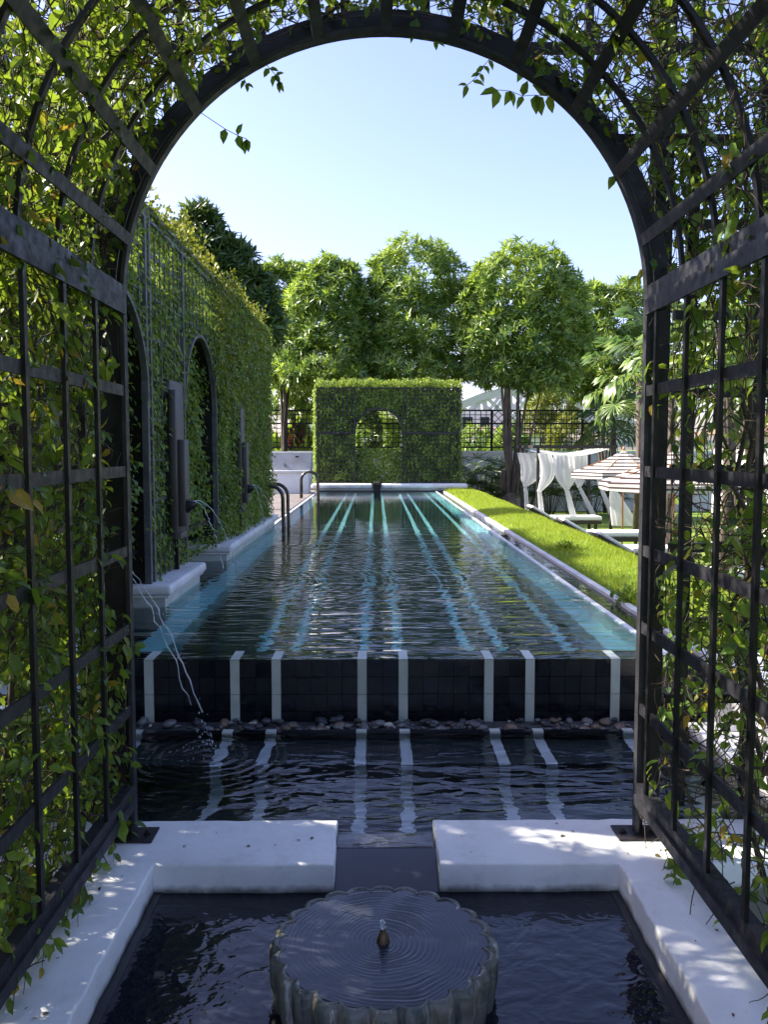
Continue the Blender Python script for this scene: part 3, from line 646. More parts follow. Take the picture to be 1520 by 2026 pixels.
def side_src(s, dens, y0=.8, y1=3.42, z0=.02, z1=2.2, th=-.6, thick=.30):
    n = int(dens * (y1 - y0) * (z1 - z0)); p = np.stack([s * (RA + .03 + thick * rng.random(n) ** 1.3), rng.uniform(y0, y1, n), rng.uniform(z0, z1, n)], 1); p = p[clumpy(p, th=th)]
    return p, np.tile(np.array([s, 0, 0.]), (len(p), 1)), .22
def vault_src(dens, a0, a1, y0=1.0, y1=3.45, th=-.6, thick=.22):
    A = (a1 - a0) * math.pi / 180 * 1.1 * (y1 - y0); n = int(dens * A); t = np.radians(rng.uniform(a0, a1, n)); r = RA + .04 + thick * rng.random(n)
    p = np.stack([r * np.cos(t), rng.uniform(y0, y1, n), ZS + r * np.sin(t)], 1); k = clumpy(p, th=th); p = p[k]; t = t[k]
    return p, np.stack([np.cos(t), 0 * t, np.sin(t)], 1), .12
def front_src(dens, x0, x1, z0, z1, th=-.6):
    n = int(dens * abs(x1 - x0) * (z1 - z0)); p = np.stack([rng.uniform(x0, x1, n), YP + .04 + .36 * rng.random(n), rng.uniform(z0, z1, n)], 1)
    r = np.sqrt(p[:, 0] ** 2 + np.maximum(p[:, 2] - ZS, 0) ** 2); p = p[(r > RA + .06)]; p = p[clumpy(p, th=th)]
    return p, np.tile(np.array([0, 1., 0]), (len(p), 1)), .2
def wander(a, b, n=14, j=.03):
    a = np.array(a, float); b = np.array(b, float); return [tuple(a + (b - a) * i / (n - 1) + rng.normal(0, j, 3)) for i in range(n)]
vine('dense green vine filling the left side of the arbour', [side_src(-1, 300, th=-.9), front_src(240, -2.3, -1.12, 0, 2.6)], loc=(-1.3, 2, 0),
     stems=[(wander((-1.3, y, -.5), (-1.25, y + .3, 2.6)), .014) for y in (1.6, 2.1, 2.7, 3.2)])
vine('loose sunlit vine with showing twigs on the right side of the arbour', [side_src(1, 165, th=-.2), front_src(130, 1.12, 2.3, 0.0, 2.6, th=.1)], loc=(1.3, 2, 0),
     stems=[(wander((1.32, y, -.5), (1.28, y + .3, 2.7)), .014) for y in (1.7, 2.3, 2.9)] + [(wander((1.6, 3.6, -.5), (1.5, 3.65, 3)), .016), (wander((1.9, 3.65, -.5), (1.35, 3.6, 2.2)), .012)])
vine('vine over the vault of the arbour with sky showing between its twigs', [vault_src(170, -2, 182), vault_src(230, 105, 182, th=-1.2), front_src(150, -2.4, 2.4, 2.6, 4.2, th=-.5), front_src(280, -1.6, 1.6, 2.3, 3.6, th=-.4)], K=9, loc=(0, 2, 3.2),
     stems=[(wander((random.uniform(-1.3, -.2), YP + .1, 3.35), (random.uniform(.2, 1.4), YP + random.uniform(0, .3), 3.6)), .008) for _ in range(8)])
# bare twigs tangled over vault and right side
def tangle(n, src, K=12, step=.05):
    p, nr_, _ = src; p = p[:n]; W_ = keep_clear(grow(p, nr_[:n], K, step, .01, .22)); return tubes_np(W_, np.linspace(.0032, .0012, K)[None].repeat(len(p), 0))
VF = [tangle(1400, vault_src(700, -2, 182, th=-3)), tangle(600, front_src(300, -2.4, 2.4, 2.2, 4.0, th=-3)), tangle(450, side_src(1, 300, th=-3)), tangle(350, side_src(-1, 300, th=-3)), tangle(250, front_src(300, 1.12, 2.3, 0, 2.4, th=-3))]
off = 0; TV = []; TF = []
for V, Fc in VF: TV.append(V); TF.append(Fc + off); off += len(V)
tag(obj('bare_twigs', npmesh('bare_twigs', np.concatenate(TV), np.concatenate(TF), M_twig)), 'tangle of thin bare vine twigs woven through the arbour', 'twigs', kind='stuff')
# sprays that hang into the opening
def spray(label, pts, lf, sz=.05):
    t = thing('hanging_spray', label, 'vine shoot', tuple(pts[0]), 'shoots hanging into the arch opening')
    tube('stem', pts, .0016, M_twig, t, 4)
    for (k, dx, dz) in lf:
        o = bpy.data.objects.new('leaf', LEAFM[random.randrange(3)]); COL.objects.link(o); s = sz * random.uniform(.8, 1.2)
        d = nrm(np.array([dx, random.uniform(-.4, .2), dz])); X, Y, Z = frames(d[None], np.array([[random.uniform(-.4, .4), -1, .4]])); X, Y, Z = X[0], Y[0], Z[0]; p = pts[k]
        o.matrix_basis = Matrix(((X[0] * s, Y[0] * s, Z[0] * s, p[0]), (X[1] * s, Y[1] * s, Z[1] * s, p[1]), (X[2] * s, Y[2] * s, Z[2] * s, p[2]), (0, 0, 0, 1))); attach(o, t)
def pl(*a, Y=3.5): return [tuple(P(x, y, Y)) for x, y in a]
spray('long thin shoot with four leaves hanging at the left of the opening', pl((385, 215), (415, 235), (445, 255), (470, 268), (488, 275)), [(2, -.2, -1), (3, .3, -1), (3, .2, .8), (4, .15, -1), (4, -.2, -1)])
spray('leafy sprig below the upper left of the arch', pl((520, 120), (533, 135), (545, 148), (552, 160)), [(1, -.6, -.7), (1, .8, -.2), (2, .5, -1), (2, -.5, -1), (3, .4, -1), (3, 0, -1), (2, .9, .3)], .042)
spray('small two leaf sprig by the left arch top', pl((478, 150), (484, 158), (487, 165)), [(1, -.5, -1), (2, .2, -1), (2, .9, -.4)], .04)
spray('three leaf sprig under the arch crown', pl((855, 60), (860, 72), (862, 80)), [(1, -.9, -.2), (2, .1, -1), (2, .9, -.5)], .045)
spray('drooping flowering sprig at the upper right of the opening', pl((968, 118), (958, 130), (950, 145), (935, 160), (925, 168)), [(0, .5, -1), (1, -.7, -.6), (1, .7, -.8), (2, -.8, -.3), (2, .5, -1), (3, .9, -.3), (4, -1, .1), (4, -.3, -1)], .045)
spray('lime sprig with pale buds below the right of the arch', pl((1085, 190), (1060, 188), (1035, 190), (1010, 180), (985, 178)), [(1, 0, -1), (1, .5, -1), (2, -.5, -1), (2, .2, 1), (3, -.3, -.9), (3, .3, -1), (4, -1, -.1), (4, -.2, -1), (0, .3, -1), (0, -.6, .6)], .07)
spray('cluster of yellow green leaves on the right arch post', pl((1290, 510), (1275, 530), (1262, 545)), [(0, .3, -1), (1, -.5, -1), (2, -.6, -.7), (1, .8, .1), (2, .2, -1), (0, -.4, .5)], .055)
spray('pair of leaves at the right arch haunch', pl((1235, 330), (1222, 340), (1215, 348)), [(1, .4, -1), (2, -.4, -1), (1, .9, .2)], .05)
spray('bright sprig of leaves on the left post above the water', pl((225, 1275), (245, 1273), (265, 1277)), [(0, -.2, -1), (1, .4, -1), (2, -.2, -1), (2, .5, -.9), (1, -.5, -.8), (2, .9, -.1)], .05)
# ================================================================= TRELLIS WALL LEFT OF THE POOL
XT = -1.87; tw = thing('trellis_wall', 'tall grey trellis wall with arched openings along the left of the pool', 'trellis', (XT, 9.5, .5))
ZT = 3.50; Y0, Y1 = 4.9, 14.2
posts = [(5.32, 0), (6.88, 0), (7.0, 0), (8.19, 0), (9.81, 0), (11.15, 0), (12.8, 0), (14.15, 0)]
for y, _ in posts: bx('post', (XT, y, (ZT + .5) / 2), (.05, .05, ZT - .5), M_trel, tw)
ARCH = [(6.1, .80), (9.0, .79), (11.97, .79)]
def in_arch(y, z, pad=0.0):
    r = False
    for yc, R in ARCH:
        r = r | ((np.abs(y - yc) < R - pad) & ((z < 1.98) | ((y - yc) ** 2 + (z - 1.98) ** 2 < (R - pad) ** 2)))
    return r
def hoopY(name, yc, R, w, d, mat, zc, x, parent):
    V = []; Fc = []; n = 30
    for i in range(n + 1):
        t = math.pi * i / n
        for r, xx in ((R, x), (R + w, x), (R + w, x + d), (R, x + d)): V.append((xx, yc + r * math.cos(t), zc + r * math.sin(t)))
    for i in range(n):
        for k in range(4): Fc.append((i * 4 + k, i * 4 + (k + 1) % 4, (i + 1) * 4 + (k + 1) % 4, (i + 1) * 4 + k))
    Fc += [(0, 1, 2, 3), (n * 4 + 3, n * 4 + 2, n * 4 + 1, n * 4)]
    return obj(name, mesh(name, V, Fc, mat), parent)
for yc, R in ARCH[:2]:
    hoopY('arch', yc, R - .03, .035, .05, M_trel, 1.98, XT - .02, tw)
    hoopY('arch', yc, R - .02, .05, .14, M_iron, 1.98, XT - .17, tw)
    for s in (-1, 1): span('jamb', XT - .14, XT - .025, yc + s * (R - .02), yc + s * (R + .05), .5, 1.98, M_iron, tw)
def segs(fix, lo, hi, horiz):
    t = np.arange(lo, hi, .02); ins = np.array([bool(in_arch(np.array(a if horiz else fix), fix if horiz else a)) for a in t]); out = []; st = None
    for a, i in zip(t, ins):
        if not i and st is None: st = a
        if i and st is not None: out.append((st, a)); st = None
    if st is not None: out.append((st, hi))
    return [o for o in out if o[1] - o[0] > .08]
y = Y0
while y < Y1:
    for a, b in segs(y, .52, ZT, False): bx('bar', (XT + .008, y, (a + b) / 2), (.012, .014, b - a), M_trel, tw)
    y += .165 if y < 9.9 else .33
z = .85
while z < ZT:
    for a, b in segs(z, Y0, Y1, True): bx('bar', (XT, (a + b) / 2, z), (.014, b - a, .016 if (round(z / .33) % 2) else .03), M_trel, tw)
    z += .33
for zz in (ZT, ZT - .08): bx('top_rail', (XT, (Y0 + Y1) / 2, zz), (.05, Y1 - Y0, .03), M_trel, tw)
for yy in (6.9, 9.8): 
    for zz in (1.86,): bx('rail', (XT - .15, yy - .8, zz), (.04, 1.55, .05), M_iron, tw)
bx('rail', (XT - .1, 9.1, .78), (.035, 1.9, .04), M_iron, tw); bx('rail', (XT - .1, 6.1, .78), (.035, 1.9, .04), M_iron, tw)
# ivy on it
def ivy_panel(n, fx, thick, size, lump=.05):
    pass
def ivy_leaves(p, N, size, mat, name, label, thin=T_DI, parent=None, hang=.9):
    n = len(p); D = nrm(np.array([0, 0, -hang]) + rnd(n, .45) + N * .35); NN = nrm(N + rnd(n, .45) + np.array([0, 0, .35]))
    V, Fc = leafgeo(p, D, NN, rng.uniform(*size, n), thin); return V, Fc
def joinleaf(name, parts, mat, parent=None, **k):
    off = 0; A = []; B = []
    for V, Fc in parts: A.append(V); B.append(Fc + off); off += len(V)
    return obj(name, npmesh(name, np.concatenate(A), np.concatenate(B), mat), parent, **k)
iv = thing('creeping_ivy', 'dense creeping ivy covering the left trellis wall and sprouting over its top', 'ivy', (XT - .2, 9.5, .5))
n = 68000; yy = rng.uniform(Y0, Y1 + .1, n); zz = rng.uniform(.55, ZT + .02, n); th = np.clip((yy - 9.3) / 1.2, 0, 1)
lum = .05 * np.sin(yy * 5) * np.cos(zz * 6) + .03 * np.sin(yy * 13 + zz * 11)
xx = XT - .04 + th * (.07 + lum) + rng.normal(0, .035, n) * (1 + .5 * th)
ok = ~(in_arch(yy, zz) & (yy < 10.8)) & ((rng.random(n) < .97) | (yy > 9.8)); p = np.stack([xx, yy, zz], 1)[ok]; Nx = np.tile([1., 0, 0], (len(p), 1))
parts = [ivy_leaves(p, Nx, (.035, .065), None, None, None)]
n = 24000; yy = rng.uniform(Y0, 11, n); zz = rng.uniform(.72, 3.0, n); p = np.stack([-2.04 + .07 * np.sin(yy * 6) * np.cos(zz * 5) + rng.normal(0, .05, n), yy, zz], 1); Nx = np.tile([1., 0, 0], (n, 1))
parts.append(ivy_leaves(p, Nx, (.035, .07), None, None, None))
n = 3500; yy = rng.uniform(XT - .3, XT + .03, n); p = np.stack([yy, Y1 + .08 + rng.normal(0, .03, n), rng.uniform(.5, ZT, n)], 1); parts.append(ivy_leaves(p, np.tile([0, 1., 0], (n, 1)), (.035, .065), None, None, None))
n = 1000; p = np.stack([rng.uniform(-1.95, -1.84, n), rng.uniform(8.0, 14.2, n), .52 + .25 * rng.random(n) ** 2], 1); parts.append(ivy_leaves(p, np.tile([1., 0, .3], (n, 1)), (.03, .055), None, None, None, hang=-.2))
joinleaf('foliage', parts, M_ivy, iv, kind='stuff')
n = 7000; yy = rng.uniform(Y0, Y1, n); hgt = (.10 + .16 * (np.sin(yy * 2.3) * .5 + .5) + .10 * np.maximum(np.sin(yy * 9 + 1), 0)); p = np.stack([rng.uniform(XT - .32, XT + .05, n), yy, ZT - .1 + hgt * 1.5 * rng.random(n)], 1)
V1 = ivy_leaves(p, np.tile([.3, 0, 1.], (n, 1)), (.035, .07), None, None, None, hang=-.5)
n = 13000; yy = 9.5 + 4.7 * rng.random(n) ** .7; p = np.stack([XT + .07 + rng.normal(0, .03, n), yy, ZT - (1.2 + .35 * (yy - 9.5)) * rng.random(n) ** 1.5], 1); V2 = ivy_leaves(p, np.tile([1., 0, .2], (n, 1)), (.035, .065), None, None, None)
joinleaf('upper_foliage', [V1, V2], M_ivyy, iv, kind='stuff')  # yellow-green leaf colour paints the sun on the wall's top and far end
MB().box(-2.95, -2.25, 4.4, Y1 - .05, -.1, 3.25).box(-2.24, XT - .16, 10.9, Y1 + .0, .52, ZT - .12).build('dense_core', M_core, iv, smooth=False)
# ================================================================= SPOUTS with stepped boards
def spout(y, label, jet, dx=0.0):
    t = thing('stepped_spout', label, 'water spout', (-1.8, y, .9), 'stepped board water spouts on the left trellis')
    rblock('board', -1.93 + dx, -1.835 + dx, y - .16, y + .36, .90, 2.20, .003, M_board, t, seg=1)
    rblock('board', -1.834 + dx, -1.775 + dx, y - .22, y + .10, .86, 2.11, .003, M_board, t, seg=1)
    rblock('board', -1.774 + dx, -1.715 + dx, y - .16, y + .02, .92, 1.68, .003, M_board, t, seg=1)
    rblock('board', -1.90 + dx, -1.765 + dx, y - .12, y + .12, .80, .858, .003, M_board, t, seg=1)
    span('bracket', -1.86 + dx, -1.82 + dx, y + .0, y + .04, .515, .80, M_iron, t)
    c = (-1.70 + dx, y - .10, 1.12)
    V, Fc = tube_geo([(c[0] - .14, c[1], c[2] - .05), (c[0] - .02, c[1], c[2] - .03), (c[0] + .03, c[1], c[2] + .0), (c[0] + .035, c[1], c[2] + .02)], [.045, .06, .05, .035], 12)
    obj('cup', mesh('cup', V, Fc, M_iron, True), t)
    mb = MB()
    for dy, (x1, y1, z1) in jet:
        st = np.array([c[0] + .04, c[1] + dy, c[2] + .02]); en = np.array([x1, y1, z1]); Nn = 40; pts = []
        for i in range(Nn):
            u = i / (Nn - 1); q = st + (en - st) * u; q[2] = st[2] + (en[2] - st[2]) * (u * u * .88 + u * .12) + .04 * math.sin(math.pi * u); q += rng.normal(0, .0022 * (1 + 2.5 * u), 3) + np.array([.004 * math.sin(9 * u + 40 * dy), .004 * math.sin(7 * u + 60 * dy), 0]) * u; pts.append(tuple(q))
        cut = int(Nn * .90)
        mb.tube(pts[:cut], [.0040 * (1 - .35 * i / cut) * (random.uniform(.8, 1.15) if i < cut * .4 else random.uniform(.35, 1.7)) for i in range(cut)], 6)
        i = cut
        while i < Nn - 1:
            f = np.array(pts[i]); g = np.array(pts[i + 1]); 
            for _ in range(4):
                u = random.random(); q = f + (g - f) * u + rng.normal(0, .010, 3); r = random.uniform(.0015, .0042)
                mb.tube([tuple(q + np.array([0, 0, -r * 1.5])), tuple(q), tuple(q + np.array([0, 0, r * 1.8]))], [r * .5, r, r * .4], 6)
            i += 1
    for _ in range(46):
        i = int(Nn * random.uniform(.5, .97)); q = np.array(pts[i]) + rng.normal(0, .012, 3); r = random.uniform(.0012, .0036); mb.tube([tuple(q + np.array([0, 0, -r])), tuple(q), tuple(q + np.array([0, 0, r * 1.3]))], [r * .5, r, r * .4], 5)
    mb.build('water_stream', M_jet, t, kind='stuff')
spout(7.70, 'brown stepped board spout between the two plinths, two jets arching into the pool', [(-.03, (-1.42, 7.9, .34)), (.05, (-1.34, 8.15, .34))])
spout(11.0, 'small far brown stepped board spout near the end of the ivy wall', [(-.03, (-1.45, 11.1, .34)), (.05, (-1.34, 11.4, .34))], .05)
spout(4.70, 'near grey stepped spout seen through the vine at the left post', [(-.03, (-.98, 4.62, -.02)), (.04, (-.90, 4.48, -.02))])
# droplets and splash where the near jet falls
mb = MB()
for k in range(90):
    a = random.uniform(0, 6.3); r = abs(random.gauss(0, .10)); hgt = random.uniform(0, .05) * max(.2, 1 - r * 6) * 1.6; s = random.uniform(.0012, .0032); q = (-.94 + r * math.cos(a), 4.52 + r * math.sin(a) * .8, -.027 + hgt)
    mb.tube([(q[0], q[1], q[2] - s), q, (q[0], q[1], q[2] + s)], [s * .5, s, s * .4], 5)
tag(mb.build('splash', M_jet), 'spray of droplets where the near jet hits the lower pool', 'splash', kind='stuff')
# ================================================================= RIGHT SIDE: BERM, LAWN, LOUNGERS, UMBRELLAS, CANOPY BED
def grassfield(name, n, fn, size, mat=M_grass):
    p = fn(n); D = nrm(np.array([0, 0, 1.]) + rnd(n, .38)); N = rnd(n); Vv, Ff = leafgeo(p, D, N, rng.uniform(*size, n), T_BL); return Vv, Ff
berm = MB(); NY = 60; NX = 8
def bz(x, y): 
    u = (x - 2.03) / 1.15; return .345 + .05 * math.sin(min(u, 1) * math.pi) + .012 * math.sin(y * 1.7) * u - (max(u - .75, 0) * 1.0) ** 1.4 * 1.3
V = []; Fc = []
for j in range(NY + 1):
    y = 5.21 + (27 - 5.21) * j / NY
    for i in range(NX + 1):
        x = 2.03 + 1.65 * i / NX; V.append((x, y, max(bz(x, y), -.74)))
for j in range(NY):
    for i in range(NX): a = j * (NX + 1) + i; Fc.append((a, a + 1, a + NX + 2, a + NX + 1))
obj('grass_bank', mesh('grass_bank', V, Fc, M_turf, True), kind='structure')
def bermp(n):
    y = 5.21 + (27 - 5.21) * rng.random(n) ** 1.25; x = 2.035 + 1.5 * rng.random(n); z = np.array([max(bz(a, b), -.74) for a, b in zip(x, y)]); return np.stack([x, y, z], 1)
g1 = grassfield('g', 90000, bermp, (.030, .062)); g2 = grassfield('g', 16000, lambda n: np.stack([rng.uniform(3.2, 9, n), 8 + 18 * rng.random(n) ** 1.2, np.full(n, -.72)], 1), (.03, .07))
g3 = grassfield('g', 1200, lambda n: np.stack([2.25 + .12 * rng.normal(0, 1, n) , 23.5 + rng.normal(0, 1.2, n), np.full(n, .36)], 1), (.08, .16))
joinleaf('grass', [g1, g2, g3], M_grass, kind='stuff'); tag(bpy.data.objects['grass'], 'short bright green grass on the bank beside the pool', 'grass')
# dark leaf clumps on the bank; the near one stands in for a shadow
for (px, py, s, lab) in ((1103, 1085, .13, 'small dark tuft in the middle of the bright grass bank'), (1232, 1180, .13, 'larger dark green leaf clump standing in for a shadow patch at the near end of the bright grass bank')):
    c = G(px, py, .38); c[0] += .12; n = 500; q = rnd(n, s * .5); q[:, 2] = np.abs(q[:, 2]) * .7; q = q + c + np.array([0, 0, -.06])
    Vv, Ff = leafgeo(q, nrm(q - c + np.array([0, 0, .12])), rnd(n), rng.uniform(.03, .06, n), T_DI); o = obj('dark_leaf_clump', npmesh('dark_leaf_clump', Vv, Ff, M_ivy)); tag(o, lab, 'plant', kind='stuff')
span('garden_path', 3.3, 9, 4.4, 5.6, -.719, -.66, M_stone, kind='structure')
# right garden low terrace seen through the arbour side
# --- lounger
def lounger_proto():
    t = thing('sun_lounger', 'x', 'sun lounger', (0, 0, 0), 'sun loungers in a row on the lawn')
    for s in (-1, 1): span('side_rail', .0, 1.95, s * .36 - .025, s * .36 + .025, .20, .30, M_wicker, t)
    for x in (.05, .65, 1.3, 1.90): span('cross_rail', x - .02, x + .02, -.334, .334, .21, .29, M_wicker, t)
    for x in (.1, 1.8):
        for s in (-1, 1): span('leg', x - .035, x + .035, s * .31 - .03, s * .31 + .03, 0, .199, M_wicker, t)
    rblock('mattress', .62, 1.98, -.33, .33, .305, .42, .03, M_cush, t)
    a = math.radians(30); R = Matrix.Translation((.62, 0, .34)) @ Matrix.Rotation(a, 4, 'Y')
    b = rblock('back_mattress', -.74, -.01, -.33, .33, -.033, .035, .025, M_cush, None); b.matrix_basis = R; attach(b, t)
    b = rblock('backrest_frame', -.76, .0, -.37, .37, -.085, -.035, .01, M_wicker, None); b.matrix_basis = R; attach(b, t)
    for s in (-1, 1): beam('strut', (.12, s * .3, .25), (.25, s * .3, .52), .025, .025, M_wicker, t)
    return t
def copytree(o, parent=None):
    c = o.copy(); COL.objects.link(c)
    if parent is not None: c.parent = parent
    for ch in list(o.children): copytree(ch, c)
    return c
L0 = lounger_proto()
for i, (x, y, r, lab) in enumerate([(4.35, 24.3, .05, 'white cushioned lounger standing under the white curtained canopy'), (4.30, 19.9, -.03, 'white cushioned lounger just below the first striped umbrella pole'),
                                    (4.28, 16.7, .02, 'white lounger with raised back beside the right arch post'), (4.3, 13.5, .04, 'lounger seen through the trellis behind the near one'),
                                    (4.25, 10.7, -.04, 'nearest lounger, seen through the lower right trellis'), (6.6, 15.6, 1.3, 'lounger turned sideways with rolled towel, behind the trellis bars')]):
    o = L0 if i == 0 else copytree(L0)
    o.location = (x, y, -.72); o.rotation_euler = (0, 0, r); o['label'] = lab
# --- umbrellas
def umbrella(x, y, R, label, h=1.74, rise=.55, rot=.0):
    z0 = -.72; t = thing('striped_umbrella', label, 'umbrella', (x, y, z0), 'brown and white striped umbrellas on the lawn')
    tube('pole', [(x, y, z0), (x, y, z0 + h + rise)], .022, M_wood, t, 10)
    V = []; Fc = []; ns = 8; nr = 5; zb = z0 + h
    for k in range(nr + 1):
        u = k / nr
        for j in range(ns * 4):
            a = rot + 2 * math.pi * j / (ns * 4); f = (j % 4) / 4; pin = math.cos(math.pi / ns) / math.cos((f - .5) * 2 * math.pi / ns); r = R * u * pin * (1 - .02 * math.sin(math.pi * f))
            V.append((x + r * math.cos(a), y + r * math.sin(a), zb + rise * (1 - u) - .05 * math.sin(math.pi * u) - .0 + .02 * math.cos(2 * math.pi * f) * u))
    m_ = ns * 4
    for j in range(m_): V.append((V[nr * m_ + j][0], V[nr * m_ + j][1], zb - .13 + .02 * math.cos(2 * math.pi * j / 4)))
    for k in range(nr + 1):
        for j in range(m_): Fc.append((k * m_ + j, k * m_ + (j + 1) % m_, (k + 1) * m_ + (j + 1) % m_, (k + 1) * m_ + j))
    V = [(a - x, b - y, c - z0) for a, b, c in V]
    c = obj('canopy', mesh('canopy', V, Fc, M_canvas)); c.location = (x, y, z0); attach(c, t)
    tube('finial', [(x, y, zb + rise - .02), (x, y, zb + rise + .04), (x, y, zb + rise + .10)], [.03, .035, .008], M_wood, t, 8)
    for j in range(ns):
        a = rot + 2 * math.pi * j / ns; beam('rib', (x, y, zb + rise - .06), (x + R * .97 * math.cos(a), y + R * .97 * math.sin(a), zb - .0), .015, .02, M_wood, t)
umbrella(6.0, 20.9, 1.34, 'farther striped umbrella with pointed top beside the curtained canopy', rot=.15)
umbrella(5.05, 14.6, 1.28, 'nearer striped umbrella overlapping the right arch post', rot=.3)
umbrella(6.6, 10.6, 1.2, 'striped umbrella seen through the right trellis', rot=.1)
# --- curtained canopy
gz = thing('canopy_bed', 'dark framed garden canopy hung with tied white sheer curtains', 'canopy', (5.5, 25.5, -.72))
gx0, gx1, gy0, gy1 = 4.55, 6.65, 24.3, 26.9; zt = 1.70
for x in (gx0, gx1):
    for y in (gy0, gy1): bx('post', (x, y, (zt - .72) / 2), (.075, .075, zt + .72), M_wicker, gz)
for y in (gy0, gy1): bx('beam', ((gx0 + gx1) / 2, y, zt - .04), (gx1 - gx0 + .3, .07, .09), M_wicker, gz)
for x in (gx0, gx1): bx('beam', (x, (gy0 + gy1) / 2, zt - .035), (.06, gy1 - gy0 - .08, .08), M_wicker, gz)
V = []; Fc = []
for i in range(13):
    for j in range(13):
        u, v = i / 12, j / 12; V.append((gx0 + .04 + (gx1 - gx0 - .08) * u, gy0 + .05 + (gy1 - gy0 - .1) * v, zt - .10 - .16 * math.sin(math.pi * u) * (1 + .25 * math.sin(v * 20)) - .02 * math.sin(v * 34)))
for i in range(12):
    for j in range(12): a = i * 13 + j; Fc.append((a, a + 1, a + 14, a + 13))
obj('roof_cloth', mesh('roof_cloth', V, Fc, M_sheer, True), gz)
def curtain(top, knot, tail, wt, wk, we, bulge=0, Y=None, pleats=9):
    """tied curtain through three photograph points at distance Y"""
    a, b, c = (Vector(P(*q, Y)) for q in (top, knot, tail)); V = []; Fc = []; K = 26; M_ = 48
    for k in range(K):
        u = k / (K - 1)
        if u < .55:
            s = u / .55; ce = a.lerp(b, s); w = (wt * (1 + .12 * math.sin(math.pi * s))) * (1 - s ** 5) + wk * s ** 5; ce.x += bulge * math.sin(math.pi * s ** 1.1)
        else:
            s = (u - .55) / .45; ce = b.lerp(c, s); w = wk + (we - wk) * s ** .7
        for j in range(M_):
            t = 2 * math.pi * j / M_; d = .05 + .10 * min(1, w); rr = 1 + .14 * math.sin(pleats * t + 2 * u) * (1 if u < .5 else .5)
            V.append((ce.x + w / 2 * math.cos(t) * rr, ce.y + d * math.sin(t) * rr * min(1, .3 + w), ce.z))
    for k in range(K - 1):
        for j in range(M_): Fc.append((k * M_ + j, k * M_ + (j + 1) % M_, (k + 1) * M_ + (j + 1) % M_, (k + 1) * M_ + j))
    cur = obj('curtain', mesh('curtain', V, Fc, M_sheer, True), gz)
    kx = []; bmV, bmF = tube_geo([(b.x - .06, b.y, b.z), (b.x - .03, b.y, b.z + .01), (b.x + .03, b.y, b.z + .01), (b.x + .06, b.y, b.z)], [.03, .065, .065, .03], 12)
    obj('knot', mesh('knot', bmV, bmF, M_sheer, True), cur)
curtain((1045, 896), (1040, 962), (1044, 1018), 0.6, .10, .14, .18, 26.6)
curtain((1078, 897), (1068, 972), (1074, 1032), 0.34, .10, .16, .18, 24.15)
curtain((1116, 900), (1122, 968), (1140, 1042), 0.5, .12, .20, .0, 24.1)
curtain((1150, 900), (1147, 963), (1178, 1025), 0.38, .10, .18, .0, 26.6)
curtain((1192, 940), (1190, 965), (1213, 1020), 0.24, .10, .2, .0, 26.6)
curtain((1215, 925), (1213, 968), (1238, 1040), 0.24, .10, .75, .0, 24.1)
# --- far wall, fence
gw = thing('garden_wall', 'low white garden wall with a cap behind the pool, carrying the iron fence', 'wall', (0, 32, -.7))
span('wall_body', -9, 22, 32.0, 32.25, -.75, 1.42, M_house, gw); span('cap', -9, 22, 31.95, 32.3, 1.42, 1.52, M_stone, gw)
def X32(px, Y=32.1): return float(P(px, 888, Y)[0])
def Z32(py, Y=32.1): return float(P(800, py, Y)[2])
def fence(px0, px1, cells, label):
    Y = 32.1; t = thing('lattice_fence', label, 'fence', (X32((px0 + px1) / 2), Y, 1.52)); zb, zm, zu = Z32(885), Z32(838), Z32(812)
    for z in (zb, zm, zu): bx('rail', ((X32(px0) + X32(px1)) / 2, Y, z), (X32(px1) - X32(px0), .05, .06), M_iron, t)
    for a, b, kind in cells:
        xa, xb = X32(a), X32(b); 
        for x in (xa, xb): bx('post', (x, Y, (1.5 + zu) / 2), (.09, .08, zu - 1.5), M_iron, t)
        if kind == 'g':
            n = max(2, round((xb - xa) / .2))
            for i in range(1, n): bx('bar', (xa + (xb - xa) * i / n, Y + .01, (zb + zu) / 2), (.03, .025, zu - zb), M_iron, t)
            for (z0_, z1_) in ((zb, zm), (zm, zu)):
                m_ = max(2, round((z1_ - z0_) / .19))
                for i in range(1, m_): bx('bar', ((xa + xb) / 2, Y - .01, z0_ + (z1_ - z0_) * i / m_), (xb - xa, .02, .028), M_iron, t)
        else:
            w = xb - xa; h = zu - zb; st = .21
            for sgn in (1, -1):
                k = -h
                while k < w:
                    s0 = max(k, 0); s1 = min(k + h, w)
                    if s1 - s0 > .05:
                        za, zb2 = (s0 - k), (s1 - k)
                        A = (xa + s0, Y + .012 * sgn, zb + za) if sgn > 0 else (xb - s0, Y + .012 * sgn, zb + za); B = (xa + s1, Y + .012 * sgn, zb + zb2) if sgn > 0 else (xb - s1, Y + .012 * sgn, zb + zb2)
                        beam('bar', A, B, .02, .026, M_iron, t)
                    k += st * 1.3
fence(505, 628, [(505, 622, 'g')], 'black iron lattice fence to the left of the far ivy screen')
fence(640, 900, [(640, 700, 'g'), (700, 800, 'g'), (800, 900, 'g')], 'black iron lattice fence showing through the arch of the far ivy screen')
fence(908, 1200, [(908, 973, 'g'), (973, 1028, 'd'), (1028, 1152, 'g'), (1152, 1195, 'd')], 'black iron lattice fence with diamond panels right of the far ivy screen')
